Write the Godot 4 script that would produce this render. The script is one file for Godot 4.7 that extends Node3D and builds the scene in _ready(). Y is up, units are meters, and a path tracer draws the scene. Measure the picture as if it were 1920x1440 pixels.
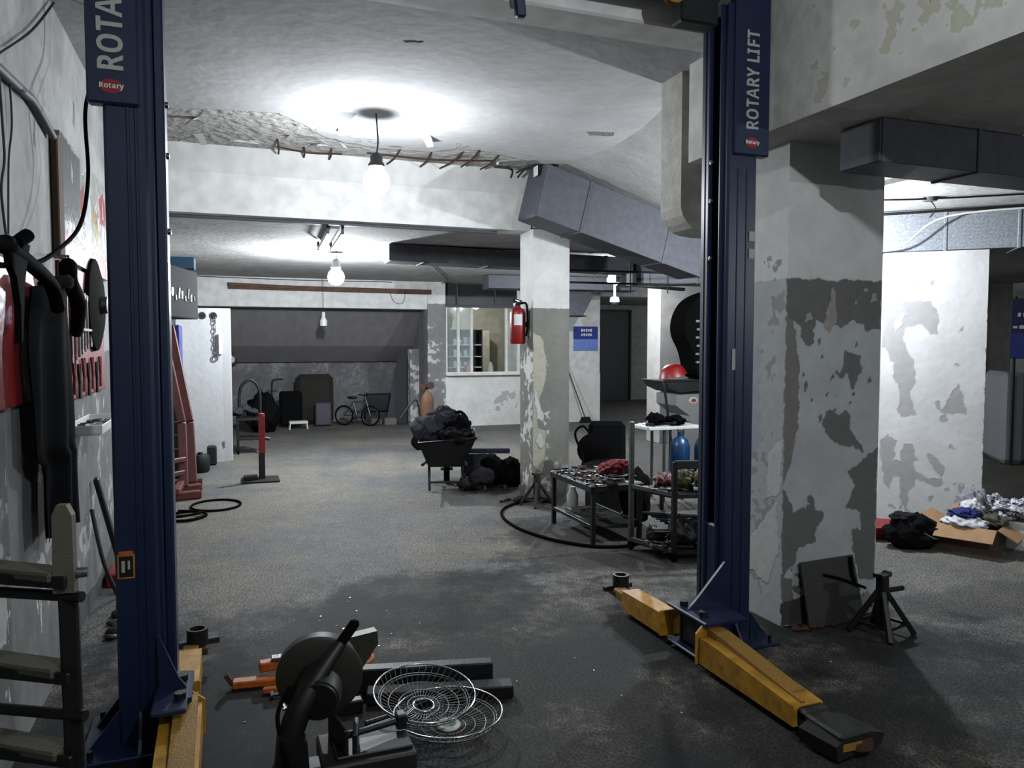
extends Node3D
# An underground car workshop: two-post lift in front, ramp soffit, peeling columns and bays behind.
# Axes: x to the right along the bays, y up, -z into the depth of the workshop; metres.

# ------------------------------------------------------------------ mesh builder
class G:
	var v := PackedVector3Array()
	var n := PackedVector3Array()
	var t := PackedVector2Array()

	func tri(a: Vector3, b: Vector3, c: Vector3, na: Vector3, nb: Vector3, nc: Vector3, ua := Vector2.ZERO, ub := Vector2.ZERO, uc := Vector2.ZERO) -> void:
		var g := (c - a).cross(b - a)
		if g.dot(na + nb + nc) < 0.0:
			v.append_array([a, c, b]); n.append_array([na, nc, nb]); t.append_array([ua, uc, ub])
		else:
			v.append_array([a, b, c]); n.append_array([na, nb, nc]); t.append_array([ua, ub, uc])

	func face(p: Array, out: Vector3, u := []) -> void:       # flat convex polygon that faces along out
		var nn := Vector3.ZERO
		for i in p.size():
			nn += (p[i] as Vector3).cross(p[(i + 1) % p.size()])
		nn = nn.normalized()
		if nn.dot(out) < 0.0:
			nn = -nn
		for i in range(1, p.size() - 1):
			if u:
				tri(p[0], p[i], p[i + 1], nn, nn, nn, u[0], u[i], u[i + 1])
			else:
				tri(p[0], p[i], p[i + 1], nn, nn, nn)

	func box(c: Vector3, s: Vector3, b := Basis.IDENTITY, bev := 0.0) -> G:
		var h := s * 0.5
		bev = minf(bev, minf(h.x, minf(h.y, h.z)) * 0.9)
		var k := h - Vector3.ONE * bev
		for ax in 3:
			for sg in [-1.0, 1.0]:
				var u := (ax + 1) % 3
				var w := (ax + 2) % 3
				var q := []
				for e in [[-1, -1], [1, -1], [1, 1], [-1, 1]]:
					var p := Vector3.ZERO
					p[ax] = h[ax] * sg; p[u] = k[u] * e[0]; p[w] = k[w] * e[1]
					q.append(c + b * p)
				var o := Vector3.ZERO
				o[ax] = sg
				face(q, b * o)
		if bev > 0.0:
			for ax in 3:
				var u := (ax + 1) % 3
				var w := (ax + 2) % 3
				for e in [[-1, -1], [1, -1], [1, 1], [-1, 1]]:
					var q := []
					for f in [[0, -1], [0, 1], [1, 1], [1, -1]]:
						var p := Vector3.ZERO
						p[ax] = k[ax] * f[1]
						p[u] = (h[u] if f[0] == 0 else k[u]) * e[0]
						p[w] = (k[w] if f[0] == 0 else h[w]) * e[1]
						q.append(c + b * p)
					var o := Vector3.ZERO
					o[u] = e[0]; o[w] = e[1]
					face(q, b * o)
			for i in 8:
				var sg := Vector3(1 if i & 1 else -1, 1 if i & 2 else -1, 1 if i & 4 else -1)
				var q := []
				for ax in 3:
					var p := k * sg
					p[ax] = h[ax] * sg[ax]
					q.append(c + b * p)
				face(q, b * sg)
		return self

	# box between two corners whose uv run in metres: unrolled round the four sides (left, front, right, back), and plan for top and bottom
	func wbox(lo: Vector3, hi: Vector3, xf := Transform3D.IDENTITY) -> G:
		var w := hi.x - lo.x
		var d := hi.z - lo.z
		var y0 := lo.y
		var y1 := hi.y
		var ring := [Vector2(lo.x, lo.z), Vector2(lo.x, hi.z), Vector2(hi.x, hi.z), Vector2(hi.x, lo.z), Vector2(lo.x, lo.z)]
		var us := [0.0, d, d + w, d + w + d, d + w + d + w]
		var outs := [Vector3.LEFT, Vector3.BACK, Vector3.RIGHT, Vector3.FORWARD]
		for i in 4:
			var a: Vector2 = ring[i]
			var b: Vector2 = ring[i + 1]
			face([xf * Vector3(a.x, y0, a.y), xf * Vector3(b.x, y0, b.y), xf * Vector3(b.x, y1, b.y), xf * Vector3(a.x, y1, a.y)], xf.basis * outs[i],
				[Vector2(us[i], y1 - y0), Vector2(us[i + 1], y1 - y0), Vector2(us[i + 1], 0), Vector2(us[i], 0)])
		for e in [[y0, Vector3.DOWN], [y1, Vector3.UP]]:
			face([xf * Vector3(lo.x, e[0], lo.z), xf * Vector3(hi.x, e[0], lo.z), xf * Vector3(hi.x, e[0], hi.z), xf * Vector3(lo.x, e[0], hi.z)], xf.basis * e[1],
				[Vector2(0, 0), Vector2(w, 0), Vector2(w, d), Vector2(0, d)])
		return self

	func tube(p: Array, r, sides := 8, closed := false, caps := true) -> G:    # r: a number or one per point
		var m := p.size()
		var dirs := []
		for i in m:
			var a: Vector3 = p[(i - 1 + m) % m] if (closed or i > 0) else p[i]
			var b: Vector3 = p[(i + 1) % m] if (closed or i < m - 1) else p[i]
			dirs.append((b - a).normalized())
		var d0: Vector3 = dirs[0]
		var up := d0.cross(Vector3.UP if absf(d0.y) < 0.9 else Vector3.RIGHT).normalized()
		var rings := []
		var nors := []
		for i in m:
			var d: Vector3 = dirs[i]
			up = (up - d * up.dot(d)).normalized()
			var sd := d.cross(up)
			var ri: float = r[i] if r is Array else r
			var ring := []
			var nr := []
			for k in sides:
				var a := TAU * (k + 0.5) / sides
				var o := up * cos(a) + sd * sin(a)
				nr.append(o)
				ring.append((p[i] as Vector3) + o * ri)
			rings.append(ring); nors.append(nr)
		for i in (m if closed else m - 1):
			var j := (i + 1) % m
			for k in sides:
				var l := (k + 1) % sides
				tri(rings[i][k], rings[j][k], rings[j][l], nors[i][k], nors[j][k], nors[j][l])
				tri(rings[i][k], rings[j][l], rings[i][l], nors[i][k], nors[j][l], nors[i][l])
		if caps and not closed:
			face(rings[0], -d0)
			face(rings[m - 1], dirs[m - 1])
		return self

	func lathe(prof: Array, xf := Transform3D.IDENTITY, seg := 20) -> G:    # profile of Vector2(radius, height), turned about y
		var m := prof.size()
		var sn := []
		for i in m - 1:
			var e: Vector2 = prof[i + 1] - prof[i]
			sn.append(Vector2(e.y, -e.x).normalized())
		for i in m - 1:
			var na: Vector2 = sn[i]
			var nb: Vector2 = sn[i]
			if i > 0 and sn[i].dot(sn[i - 1]) > 0.7:
				na = (sn[i] + sn[i - 1]).normalized()
			if i < m - 2 and sn[i].dot(sn[i + 1]) > 0.7:
				nb = (sn[i] + sn[i + 1]).normalized()
			for k in seg:
				var a0 := TAU * k / seg
				var a1 := TAU * (k + 1) / seg
				var q := []
				var w := []
				for e in [[prof[i], a0, na], [prof[i + 1], a0, nb], [prof[i + 1], a1, nb], [prof[i], a1, na]]:
					var dir := Vector3(cos(e[1]), 0, sin(e[1]))
					q.append(xf * (dir * e[0].x + Vector3.UP * e[0].y))
					w.append((xf.basis * (dir * e[2].x + Vector3.UP * e[2].y)).normalized())
				if prof[i + 1].x > 0.00001:
					tri(q[0], q[1], q[2], w[0], w[1], w[2])
				if prof[i].x > 0.00001:
					tri(q[0], q[2], q[3], w[0], w[2], w[3])
		return self

	func prism(poly: Array, depth: float, xf := Transform3D.IDENTITY) -> G:    # outline in xy, from z = 0 to depth
		var pp := PackedVector2Array(poly)
		var ix := Geometry2D.triangulate_polygon(pp)
		for k in range(0, ix.size(), 3):
			var a := Vector3(pp[ix[k]].x, pp[ix[k]].y, 0)
			var b := Vector3(pp[ix[k + 1]].x, pp[ix[k + 1]].y, 0)
			var c := Vector3(pp[ix[k + 2]].x, pp[ix[k + 2]].y, 0)
			var dz := Vector3(0, 0, depth)
			face([xf * a, xf * b, xf * c], xf.basis * Vector3(0, 0, -signf(depth)), [pp[ix[k]], pp[ix[k + 1]], pp[ix[k + 2]]])
			face([xf * (a + dz), xf * (b + dz), xf * (c + dz)], xf.basis * Vector3(0, 0, signf(depth)), [pp[ix[k]], pp[ix[k + 1]], pp[ix[k + 2]]])
		var cw := Geometry2D.is_polygon_clockwise(pp)
		for i in pp.size():
			var a := pp[i]
			var b := pp[(i + 1) % pp.size()]
			var e := b - a
			var o := Vector2(e.y, -e.x) * (-1.0 if cw else 1.0)
			face([xf * Vector3(a.x, a.y, 0), xf * Vector3(b.x, b.y, 0), xf * Vector3(b.x, b.y, depth), xf * Vector3(a.x, a.y, depth)], xf.basis * Vector3(o.x, o.y, 0))
		return self

	func blob(c: Vector3, r: Vector3, sd := 1, amp := 0.25, seg := 18, b := Basis.IDENTITY, freq := 1.0, floor_y := -1000.0) -> G:    # crumpled rounded lump
		var nz := FastNoiseLite.new()
		nz.seed = sd; nz.frequency = freq
		seg = maxi(seg, 8) if amp > 0.45 and seg < 10 else seg * 2
		amp *= 0.75 if seg > 12 else 1.0
		var rows := seg / 2
		var pts := []
		for i in rows + 1:
			var row := []
			for k in seg + 1:
				var th := PI * i / rows
				var ph := TAU * (k % seg) / seg
				var d := Vector3(sin(th) * cos(ph), cos(th), sin(th) * sin(ph))
				var f := 1.0 + amp * (nz.get_noise_3dv(d) * 1.6 + 0.5 * nz.get_noise_3dv(d * 2.7))
				var p := c + b * (d * r * f)
				p.y = maxf(p.y, floor_y)
				row.append(p)
			pts.append(row)
		var nrm := []
		for i in rows + 1:
			var row := []
			for k in seg + 1:
				var a: Vector3 = pts[maxi(i - 1, 0)][k]
				var d: Vector3 = pts[mini(i + 1, rows)][k]
				var e: Vector3 = pts[i][(k + 1) % seg] - pts[i][(k - 1 + seg) % seg]
				var q := (d - a).cross(e)
				var o: Vector3 = (pts[i][k] - c).normalized()
				q = q.normalized() if q.length() > 1e-9 else o
				row.append(q if q.dot(o) >= 0 else -q)
			nrm.append(row)
		for i in rows:
			for k in seg:
				if i > 0:
					tri(pts[i][k], pts[i + 1][k], pts[i][k + 1], nrm[i][k], nrm[i + 1][k], nrm[i][k + 1])
				if i < rows - 1:
					tri(pts[i + 1][k], pts[i + 1][k + 1], pts[i][k + 1], nrm[i + 1][k], nrm[i + 1][k + 1], nrm[i][k + 1])
		return self

	func grid(f: Callable, nu: int, nv: int, thick := 0.0) -> G:    # a sheet: f(u, v) gives a point; with thickness it gets a second side
		var pts := []
		for i in nu + 1:
			var row := []
			for j in nv + 1:
				row.append(f.call(float(i) / nu, float(j) / nv))
			pts.append(row)
		var nrm := []
		for i in nu + 1:
			var row := []
			for j in nv + 1:
				var a: Vector3 = pts[mini(i + 1, nu)][j] - pts[maxi(i - 1, 0)][j]
				var b: Vector3 = pts[i][mini(j + 1, nv)] - pts[i][maxi(j - 1, 0)]
				row.append(a.cross(b).normalized())
			nrm.append(row)
		for sd in ([1.0, -1.0] if thick > 0.0 else [1.0]):
			for i in nu:
				for j in nv:
					var q := []
					var w := []
					var uu := []
					for e in [[i, j], [i + 1, j], [i + 1, j + 1], [i, j + 1]]:
						q.append(pts[e[0]][e[1]] - (nrm[e[0]][e[1]] * thick if sd < 0 else Vector3.ZERO)); w.append(nrm[e[0]][e[1]] * sd); uu.append(Vector2(float(e[0]) / nu, float(e[1]) / nv))
					tri(q[0], q[1], q[2], w[0], w[1], w[2], uu[0], uu[1], uu[2])
					tri(q[0], q[2], q[3], w[0], w[2], w[3], uu[0], uu[2], uu[3])
		return self

	func mesh() -> ArrayMesh:
		var a := []
		a.resize(Mesh.ARRAY_MAX)
		a[Mesh.ARRAY_VERTEX] = v; a[Mesh.ARRAY_NORMAL] = n; a[Mesh.ARRAY_TEX_UV] = t
		var m := ArrayMesh.new()
		m.add_surface_from_arrays(Mesh.PRIMITIVE_TRIANGLES, a)
		return m

# ------------------------------------------------------------------ scene helpers
var M := {}
var rng := RandomNumberGenerator.new()
var taken := {}

func numbered(called: String) -> String:
	var k: int = taken.get(called, -1) + 1
	taken[called] = k
	return called if k == 0 else "%s_%03d" % [called, k]

func put(called: String, g, m: Material, parent: Node = null) -> MeshInstance3D:
	var o := MeshInstance3D.new()
	o.mesh = g.mesh() if g is G else g
	o.material_override = m
	if parent:
		o.name = called
		parent.add_child(o, true)
	else:
		o.name = numbered(called)
		add_child(o)
	return o

func thing(called: String, label: String, category: String, at := Vector3.ZERO, turn := 0.0, group := "") -> Node3D:
	var o := Node3D.new()
	o.name = numbered(called)
	add_child(o)
	o.position = at
	o.rotation.y = turn
	return tag(o, label, category, group)

func tag(o: Node3D, label: String, category: String, group := "") -> Node3D:
	o.set_meta("label", label)
	o.set_meta("category", category)
	if group:
		o.set_meta("group", group)
	return o

func one(called: String, g, m: Material, label: String, category: String, group := "") -> MeshInstance3D:    # a thing that is one mesh
	var o := put(called, g, m)
	tag(o, label, category, group)
	return o

func struct(called: String, g, m: Material, label: String) -> MeshInstance3D:
	var o := put(called, g, m)
	o.set_meta("kind", "structure")
	o.set_meta("label", label)
	return o

func copy(root: Node3D, at: Vector3, turn: float, label := "") -> Node3D:
	var r := root.duplicate()
	r.name = numbered(str(root.name).trim_suffix("_001"))
	add_child(r)
	r.position = at
	r.rotation.y = turn
	if label:
		r.set_meta("label", label)
	return r

func bx(c: Vector3, s: Vector3, bev := 0.0, b := Basis.IDENTITY) -> G:
	return G.new().box(c, s, b, bev)

func tb(p: Array, r, sides := 8, closed := false) -> G:
	return G.new().tube(p, r, sides, closed)

func ry(deg: float) -> Basis:
	return Basis(Vector3.UP, deg_to_rad(deg))

func eul(x: float, y: float, z: float) -> Basis:
	return Basis.from_euler(Vector3(deg_to_rad(x), deg_to_rad(y), deg_to_rad(z)))

func at(p: Vector3, b := Basis.IDENTITY) -> Transform3D:
	return Transform3D(b, p)

func bar(a: Vector3, b: Vector3, w: float, h: float, bev := 0.0, up := Vector3.UP) -> G:    # straight bar of rectangular section from a to b
	var d := (b - a).normalized()
	var s := d.cross(up if absf(d.dot(up)) < 0.95 else Vector3.RIGHT).normalized()
	return G.new().box((a + b) * 0.5, Vector3(w, h, a.distance_to(b)), Basis(s, d.cross(s) * -1.0, -d), bev)

func curve(p: Array, steps := 6, closed := false) -> Array:    # smooth line through the points
	var out := []
	var m := p.size()
	for i in (m if closed else m - 1):
		var a: Vector3 = p[(i - 1 + m) % m] if (closed or i > 0) else p[i]
		var b: Vector3 = p[i]
		var c: Vector3 = p[(i + 1) % m]
		var d: Vector3 = p[(i + 2) % m] if (closed or i < m - 2) else c
		for k in steps:
			out.append(b.cubic_interpolate(c, a, d, float(k) / steps))
	if not closed:
		out.append(p[m - 1])
	return out

func ringpts(c: Vector3, rx: float, rz: float, k := 32, b := Basis.IDENTITY) -> Array:
	var o := []
	for i in k:
		o.append(c + b * Vector3(cos(TAU * i / k) * rx, 0, sin(TAU * i / k) * rz))
	return o

func words(s: String, height: float, depth := 0.004, wide := 1.0) -> TextMesh:
	var f := SystemFont.new()
	f.font_names = PackedStringArray(["Droid Sans"])
	f.font_weight = 700
	var m := TextMesh.new()
	m.font = f
	m.text = s
	m.font_size = 32
	m.pixel_size = height / 24.0
	m.depth = depth
	return m

# ------------------------------------------------------------------ materials
func noise_img(size: int, freq: float, sd: int, kind := FastNoiseLite.TYPE_SIMPLEX_SMOOTH, oct := 4) -> Image:
	var nz := FastNoiseLite.new()
	nz.noise_type = kind
	nz.seed = sd
	nz.frequency = freq
	nz.fractal_octaves = oct
	var im := nz.get_seamless_image(size, size)
	im.convert(Image.FORMAT_L8)
	return im

func tex(im: Image) -> ImageTexture:
	return ImageTexture.create_from_image(im)

func toned(src: Image, lo: float, hi: float, contrast := 1.0) -> Image:    # grey noise squeezed between two tones
	var d := src.get_data()
	for i in d.size():
		var x := clampf((d[i] / 255.0 - 0.5) * contrast + 0.5, 0, 1)
		d[i] = int(255.0 * lerpf(lo, hi, x))
	return Image.create_from_data(src.get_width(), src.get_height(), false, Image.FORMAT_L8, d)

var T := {}
func mat(c: Color, rough := 0.7, metal := 0.0, grime := "soft", scale := 1.0, bump := 0.0, spec := 0.5) -> StandardMaterial3D:
	var m := StandardMaterial3D.new()
	m.albedo_color = c
	m.roughness = rough
	m.metallic = metal
	m.metallic_specular = spec
	m.uv1_triplanar = true
	m.uv1_world_triplanar = true
	m.uv1_scale = Vector3.ONE * scale
	if grime:
		m.albedo_texture = T[grime]
	if bump > 0.0:
		m.normal_enabled = true
		m.normal_texture = T["bumps"]
		m.normal_scale = bump
	return m

# Painted plaster of w by h metres: bands of colour by height, worn flakes, and patches with an outline.
# bands: [[top height, colour], ...] from below; flakes: [u0, v0, u1, v1, colour, threshold, relief]; patches: [outline, colour, relief]; v is the height above the bottom edge
func plaster(w: float, h: float, ppm: float, sd: int, bands: Array, flakes: Array, patches: Array, tone := 0.10, rough := 0.85, bump := 1.0) -> StandardMaterial3D:
	var W := int(w * ppm)
	var H := int(h * ppm)
	var big: PackedByteArray = NB
	var fine: PackedByteArray = NF
	var ox := sd * 37
	var oy := sd * 71
	var px := PackedByteArray()
	px.resize(W * H * 3)
	var ht := PackedByteArray()
	ht.resize(W * H)
	for y in H:
		var vv := (H - y - 0.5) / ppm
		for x in W:
			var uu := (x + 0.5) / ppm
			var b1: float = big[((y + oy) & 511) * 512 + ((x + ox) & 511)] / 255.0
			var f1: float = fine[((y + ox) & 511) * 512 + ((x + oy) & 511)] / 255.0
			var c: Color = bands[bands.size() - 1][1]
			var wob := vv + (f1 - 0.5) * 0.015
			for bd in bands:
				if wob < bd[0]:
					c = bd[1]
					break
			var hh := 0.5
			for fl in flakes:
				if uu > fl[0] and uu < fl[2] and vv > fl[1] and vv < fl[3]:
					var ed := minf(minf(uu - fl[0], fl[2] - uu) / (0.25 * (fl[2] - fl[0])), minf(vv - fl[1], fl[3] - vv) / (0.25 * (fl[3] - fl[1])))
					if b1 * 0.6 + f1 * 0.4 - 0.18 * maxf(0.0, 1.0 - ed) > fl[5]:
						c = fl[4]
						hh += fl[6]
			var k := 1.0 + (b1 - 0.5) * tone * 2.0 + (f1 - 0.5) * tone
			var at_ := (y * W + x)
			px[at_ * 3] = int(clampf(c.r * k, 0, 1) * 255)
			px[at_ * 3 + 1] = int(clampf(c.g * k, 0, 1) * 255)
			px[at_ * 3 + 2] = int(clampf(c.b * k, 0, 1) * 255)
			ht[at_] = int(clampf(hh + (f1 - 0.5) * 0.12, 0, 1) * 255)
	for pa in patches:
		var poly := PackedVector2Array(pa[0])
		var lo := poly[0]
		var hi := poly[0]
		for p in poly:
			lo = lo.min(p)
			hi = hi.max(p)
		for y in range(maxi(0, int((h - hi.y) * ppm) - 4), mini(H, int((h - lo.y) * ppm) + 5)):
			for x in range(maxi(0, int(lo.x * ppm) - 4), mini(W, int(hi.x * ppm) + 5)):
				var f1: float = fine[((y + oy) & 511) * 512 + ((x + ox) & 511)] / 255.0 - 0.5
				var f2: float = fine[((y + ox + 99) & 511) * 512 + ((x + oy + 55) & 511)] / 255.0 - 0.5
				var pt := Vector2((x + 0.5) / ppm + f1 * 0.03, (H - y - 0.5) / ppm + f2 * 0.03)
				if Geometry2D.is_point_in_polygon(pt, poly):
					var at_ := y * W + x
					var c: Color = pa[1]
					var k := 1.0 + f1 * tone * 1.5
					px[at_ * 3] = int(clampf(c.r * k, 0, 1) * 255)
					px[at_ * 3 + 1] = int(clampf(c.g * k, 0, 1) * 255)
					px[at_ * 3 + 2] = int(clampf(c.b * k, 0, 1) * 255)
					ht[at_] = int(clampf(0.5 + pa[2] + f2 * (0.8 if absf(pa[2]) > 0.3 else 0.12), 0, 1) * 255)
	var m := StandardMaterial3D.new()
	m.albedo_texture = tex(Image.create_from_data(W, H, false, Image.FORMAT_RGB8, px))
	var him := Image.create_from_data(W, H, false, Image.FORMAT_L8, ht)
	him.convert(Image.FORMAT_RGBA8)
	him.bump_map_to_normal_map(3.0)
	m.normal_enabled = true
	m.normal_texture = tex(him)
	m.normal_scale = bump
	m.roughness = rough
	m.metallic_specular = 0.2
	m.uv1_scale = Vector3(1.0 / w, 1.0 / h, 1)
	return m

func pl(a: Array, dx := 0.0, dy := 0.0) -> Array:    # pairs of numbers to points
	var o := []
	for i in range(0, a.size(), 2):
		o.append(Vector2(a[i] + dx, a[i + 1] + dy))
	return o

var NB: PackedByteArray
var NF: PackedByteArray

func _ready() -> void:
	rng.seed = 7
	view_and_light()
	make_materials()
	build_shell()
	build_columns()
	build_ceiling_things()
	build_lift()
	build_left_wall_things()
	build_back_things()
	build_middle_things()
	build_front_things()
	build_right_things()

func bulb(called: String, label: String, p: Vector3, r: float, energy: float, cord_top: float, glow := 9.0) -> void:
	var o := thing(called, label, "light bulb", p)
	var g := put("glass_bulb", G.new().lathe([Vector2(0, -r), Vector2(r * 0.5, -r * 0.87), Vector2(r * 0.87, -r * 0.5), Vector2(r, 0), Vector2(r * 0.87, r * 0.5), Vector2(r * 0.55, r * 0.9), Vector2(r * 0.42, r * 1.25)], at(Vector3.ZERO), 24), M.glow, o)
	g.cast_shadow = GeometryInstance3D.SHADOW_CASTING_SETTING_ON
	put("socket", G.new().lathe([Vector2(r * 0.62, r * 1.12), Vector2(r * 0.60, r * 1.3), Vector2(r * 0.46, r * 1.5), Vector2(r * 0.46, r * 1.9), Vector2(r * 0.3, r * 2.1), Vector2(0.0, r * 2.12)], at(Vector3.ZERO), 14), M.black, o)
	if cord_top > p.y + r * 2.0:
		put("cord", tb(curve([Vector3(0, r * 2.05, 0), Vector3(0.012, (cord_top - p.y) * 0.6, 0.004), Vector3(0, cord_top - p.y, 0)], 5), 0.006, 6), M.black, o)
	var l := OmniLight3D.new()
	l.name = "bulb_light"
	l.light_color = Color(0.95, 0.975, 1.0)
	l.light_energy = energy
	l.light_size = r * 0.5
	l.omni_range = 30.0
	l.omni_attenuation = 2.0
	l.shadow_enabled = true
	o.add_child(l)

func view_and_light() -> void:
	var cam := Camera3D.new()
	cam.name = "camera"
	cam.fov = 2.0 * rad_to_deg(atan(0.5))
	cam.position = Vector3(0, 1.6, 0)
	cam.rotation = Vector3(-atan(75.0 / 1440.0), deg_to_rad(-20.4), 0)
	cam.near = 0.05
	cam.current = true
	add_child(cam)
	var env := Environment.new()
	env.background_mode = Environment.BG_COLOR
	env.background_color = Color(0.02, 0.02, 0.022)
	env.tonemap_mode = Environment.TONE_MAPPER_LINEAR
	env.tonemap_exposure = 1.1
	env.sdfgi_enabled = true
	env.ssao_enabled = true
	env.ssil_enabled = true
	var we := WorldEnvironment.new()
	we.name = "environment"
	we.environment = env
	add_child(we)
	M.glow = StandardMaterial3D.new()
	M.glow.albedo_color = Color(1, 1, 1)
	M.glow.emission_enabled = true
	M.glow.emission = Color(0.95, 0.98, 1.0)
	M.glow.emission_energy_multiplier = 6.0
	M.black = StandardMaterial3D.new()
	M.black.albedo_color = Color(0.05, 0.05, 0.055)
	M.black.roughness = 0.55
	bulb("hanging_bulb", "bright bulb on a cord below the peeling ceiling, nearest of the lit bulbs", Vector3(1.07, 2.80, -5.76), 0.10, 2.9, 3.3)
	bulb("hanging_bulb", "bright bulb hanging below the tube light fixture in the rear bay", Vector3(1.345, 2.46, -10.12), 0.11, 12.0, 2.78)
	bulb("hanging_bulb", "small lit bulb beside the duct beyond the column with the extinguisher", Vector3(5.42, 2.56, -10.33), 0.06, 6.0, 2.78)
	bulb("hanging_bulb", "bulb hidden behind the big peeling pillar, lighting the white column", Vector3(4.62, 2.42, -5.15), 0.07, 6.0, 2.78)
	bulb("hanging_bulb", "bulb hung in the front bay above the lift", Vector3(1.5, 3.36, 0.3), 0.08, 5.4, 3.74)
	bulb("hanging_bulb", "bulb of the corridor hidden behind the grey wall end", Vector3(11.5, 2.4, -13.2), 0.07, 5.0, 2.78)
	bulb("hanging_bulb", "bulb in the front of the right bay, behind the viewer", Vector3(6.2, 2.45, 1.2), 0.08, 3.0, 2.78)
	bulb("ceiling_lamp", "round lit lamp on the office ceiling seen through the window", Vector3(4.98, 2.42, -15.6), 0.09, 1.4, 2.70)

func make_materials() -> void:
	var nb := noise_img(512, 0.012, 3)
	var nf := noise_img(512, 0.06, 5, FastNoiseLite.TYPE_SIMPLEX_SMOOTH, 4)
	NB = nb.get_data()
	NF = nf.get_data()
	T.soft = tex(toned(nb, 0.86, 1.0, 1.0))
	T.speck = tex(toned(nf, 0.68, 1.0, 1.3))
	T.streak = tex(toned(noise_img(512, 0.02, 11, FastNoiseLite.TYPE_VALUE, 5), 0.7, 1.0, 1.3))
	var bi := nf.duplicate() as Image
	bi.convert(Image.FORMAT_RGBA8)
	bi.bump_map_to_normal_map(4.0)
	T.bumps = tex(bi)
	M.blue = mat(Color(0.052, 0.105, 0.225), 0.38, 0.0, "soft", 1.3)
	M.yellow = mat(Color(0.70, 0.51, 0.12), 0.5, 0.0, "streak", 2.5)
	M.yellow_worn = mat(Color(0.58, 0.43, 0.14), 0.65, 0.0, "speck", 3.0, 0.5)
	M.oily = mat(Color(0.10, 0.095, 0.085), 0.6, 0.2, "speck", 3.0, 0.4)
	M.steel_dark = mat(Color(0.11, 0.11, 0.115), 0.5, 0.4, "speck", 2.0, 0.3)
	M.steel_black = mat(Color(0.045, 0.045, 0.048), 0.5, 0.2, "soft", 3.0)
	M.steel = mat(Color(0.5, 0.5, 0.5), 0.38, 0.85, "speck", 2.0, 0.2)
	M.chrome = mat(Color(0.72, 0.72, 0.72), 0.2, 1.0, "", 1.0)
	M.galv = mat(Color(0.60, 0.62, 0.65), 0.5, 0.2, "speck", 1.6, 0.15)
	M.duct = mat(Color(0.31, 0.315, 0.34), 0.6, 0.0, "soft", 1.5, 0.0, 0.3)
	M.duct_dark = mat(Color(0.19, 0.19, 0.205), 0.6, 0.0, "soft", 1.5, 0.0, 0.3)
	M.white = mat(Color(0.82, 0.82, 0.81), 0.85, 0.0, "soft", 0.7, 0.0, 0.2)
	M.white_gloss = mat(Color(0.82, 0.83, 0.83), 0.35, 0.0, "soft", 1.0)
	M.ceil = mat(Color(0.68, 0.68, 0.67), 0.9, 0.0, "soft", 0.35, 0.15, 0.2)
	M.grey_wall = mat(Color(0.56, 0.56, 0.55), 0.9, 0.0, "soft", 0.6, 0.2, 0.2)
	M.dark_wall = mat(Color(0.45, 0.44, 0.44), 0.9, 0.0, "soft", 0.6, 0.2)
	M.beige = mat(Color(0.66, 0.64, 0.56), 0.9, 0.0, "soft", 0.6)
	M.red = mat(Color(0.50, 0.06, 0.06), 0.4, 0.0, "soft", 2.0)
	M.red_dull = mat(Color(0.45, 0.10, 0.10), 0.55, 0.0, "soft", 2.0)
	M.red_brown = mat(Color(0.36, 0.13, 0.10), 0.55, 0.0, "streak", 2.0)
	M.orange = mat(Color(0.70, 0.36, 0.08), 0.5, 0.0, "streak", 3.0)
	M.rubber = mat(Color(0.05, 0.05, 0.052), 0.8, 0.0, "soft", 4.0, 0.0, 0.08)
	M.cloth_black = mat(Color(0.06, 0.062, 0.07), 0.95, 0.0, "soft", 3.0, 0.25, 0.15)
	M.cloth_grey = mat(Color(0.20, 0.20, 0.225), 0.95, 0.0, "soft", 3.0, 0.25, 0.2)
	M.wood = mat(Color(0.36, 0.24, 0.17), 0.75, 0.0, "streak", 2.0, 0.3)
	M.card = mat(Color(0.58, 0.45, 0.32), 0.85, 0.0, "soft", 1.5)
	M.card_dark = mat(Color(0.30, 0.22, 0.17), 0.85, 0.0, "soft", 1.5)
	M.rust = mat(Color(0.28, 0.16, 0.09), 0.85, 0.2, "speck", 4.0, 0.6)
	M.letter = mat(Color(0.66, 0.68, 0.64), 0.6, 0.0, "speck", 9.0)
	M.blue_sign = mat(Color(0.15, 0.21, 0.50), 0.4, 0.0, "soft", 2.0)
	M.blue_pale = mat(Color(0.42, 0.52, 0.78), 0.4, 0.0, "soft", 2.0)
	M.blue_gas = mat(Color(0.03, 0.20, 0.36), 0.35, 0.0, "soft", 2.0)
	M.navy = mat(Color(0.06, 0.09, 0.36), 0.9, 0.0, "soft", 3.0, 0.4)
	M.towel = mat(Color(0.75, 0.75, 0.77), 0.95, 0.0, "soft", 4.0, 0.8)
	M.glass = StandardMaterial3D.new()
	M.glass.albedo_color = Color(0.85, 0.92, 0.92, 0.12)
	M.glass.roughness = 0.05
	M.glass.transparency = BaseMaterial3D.TRANSPARENCY_ALPHA

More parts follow.
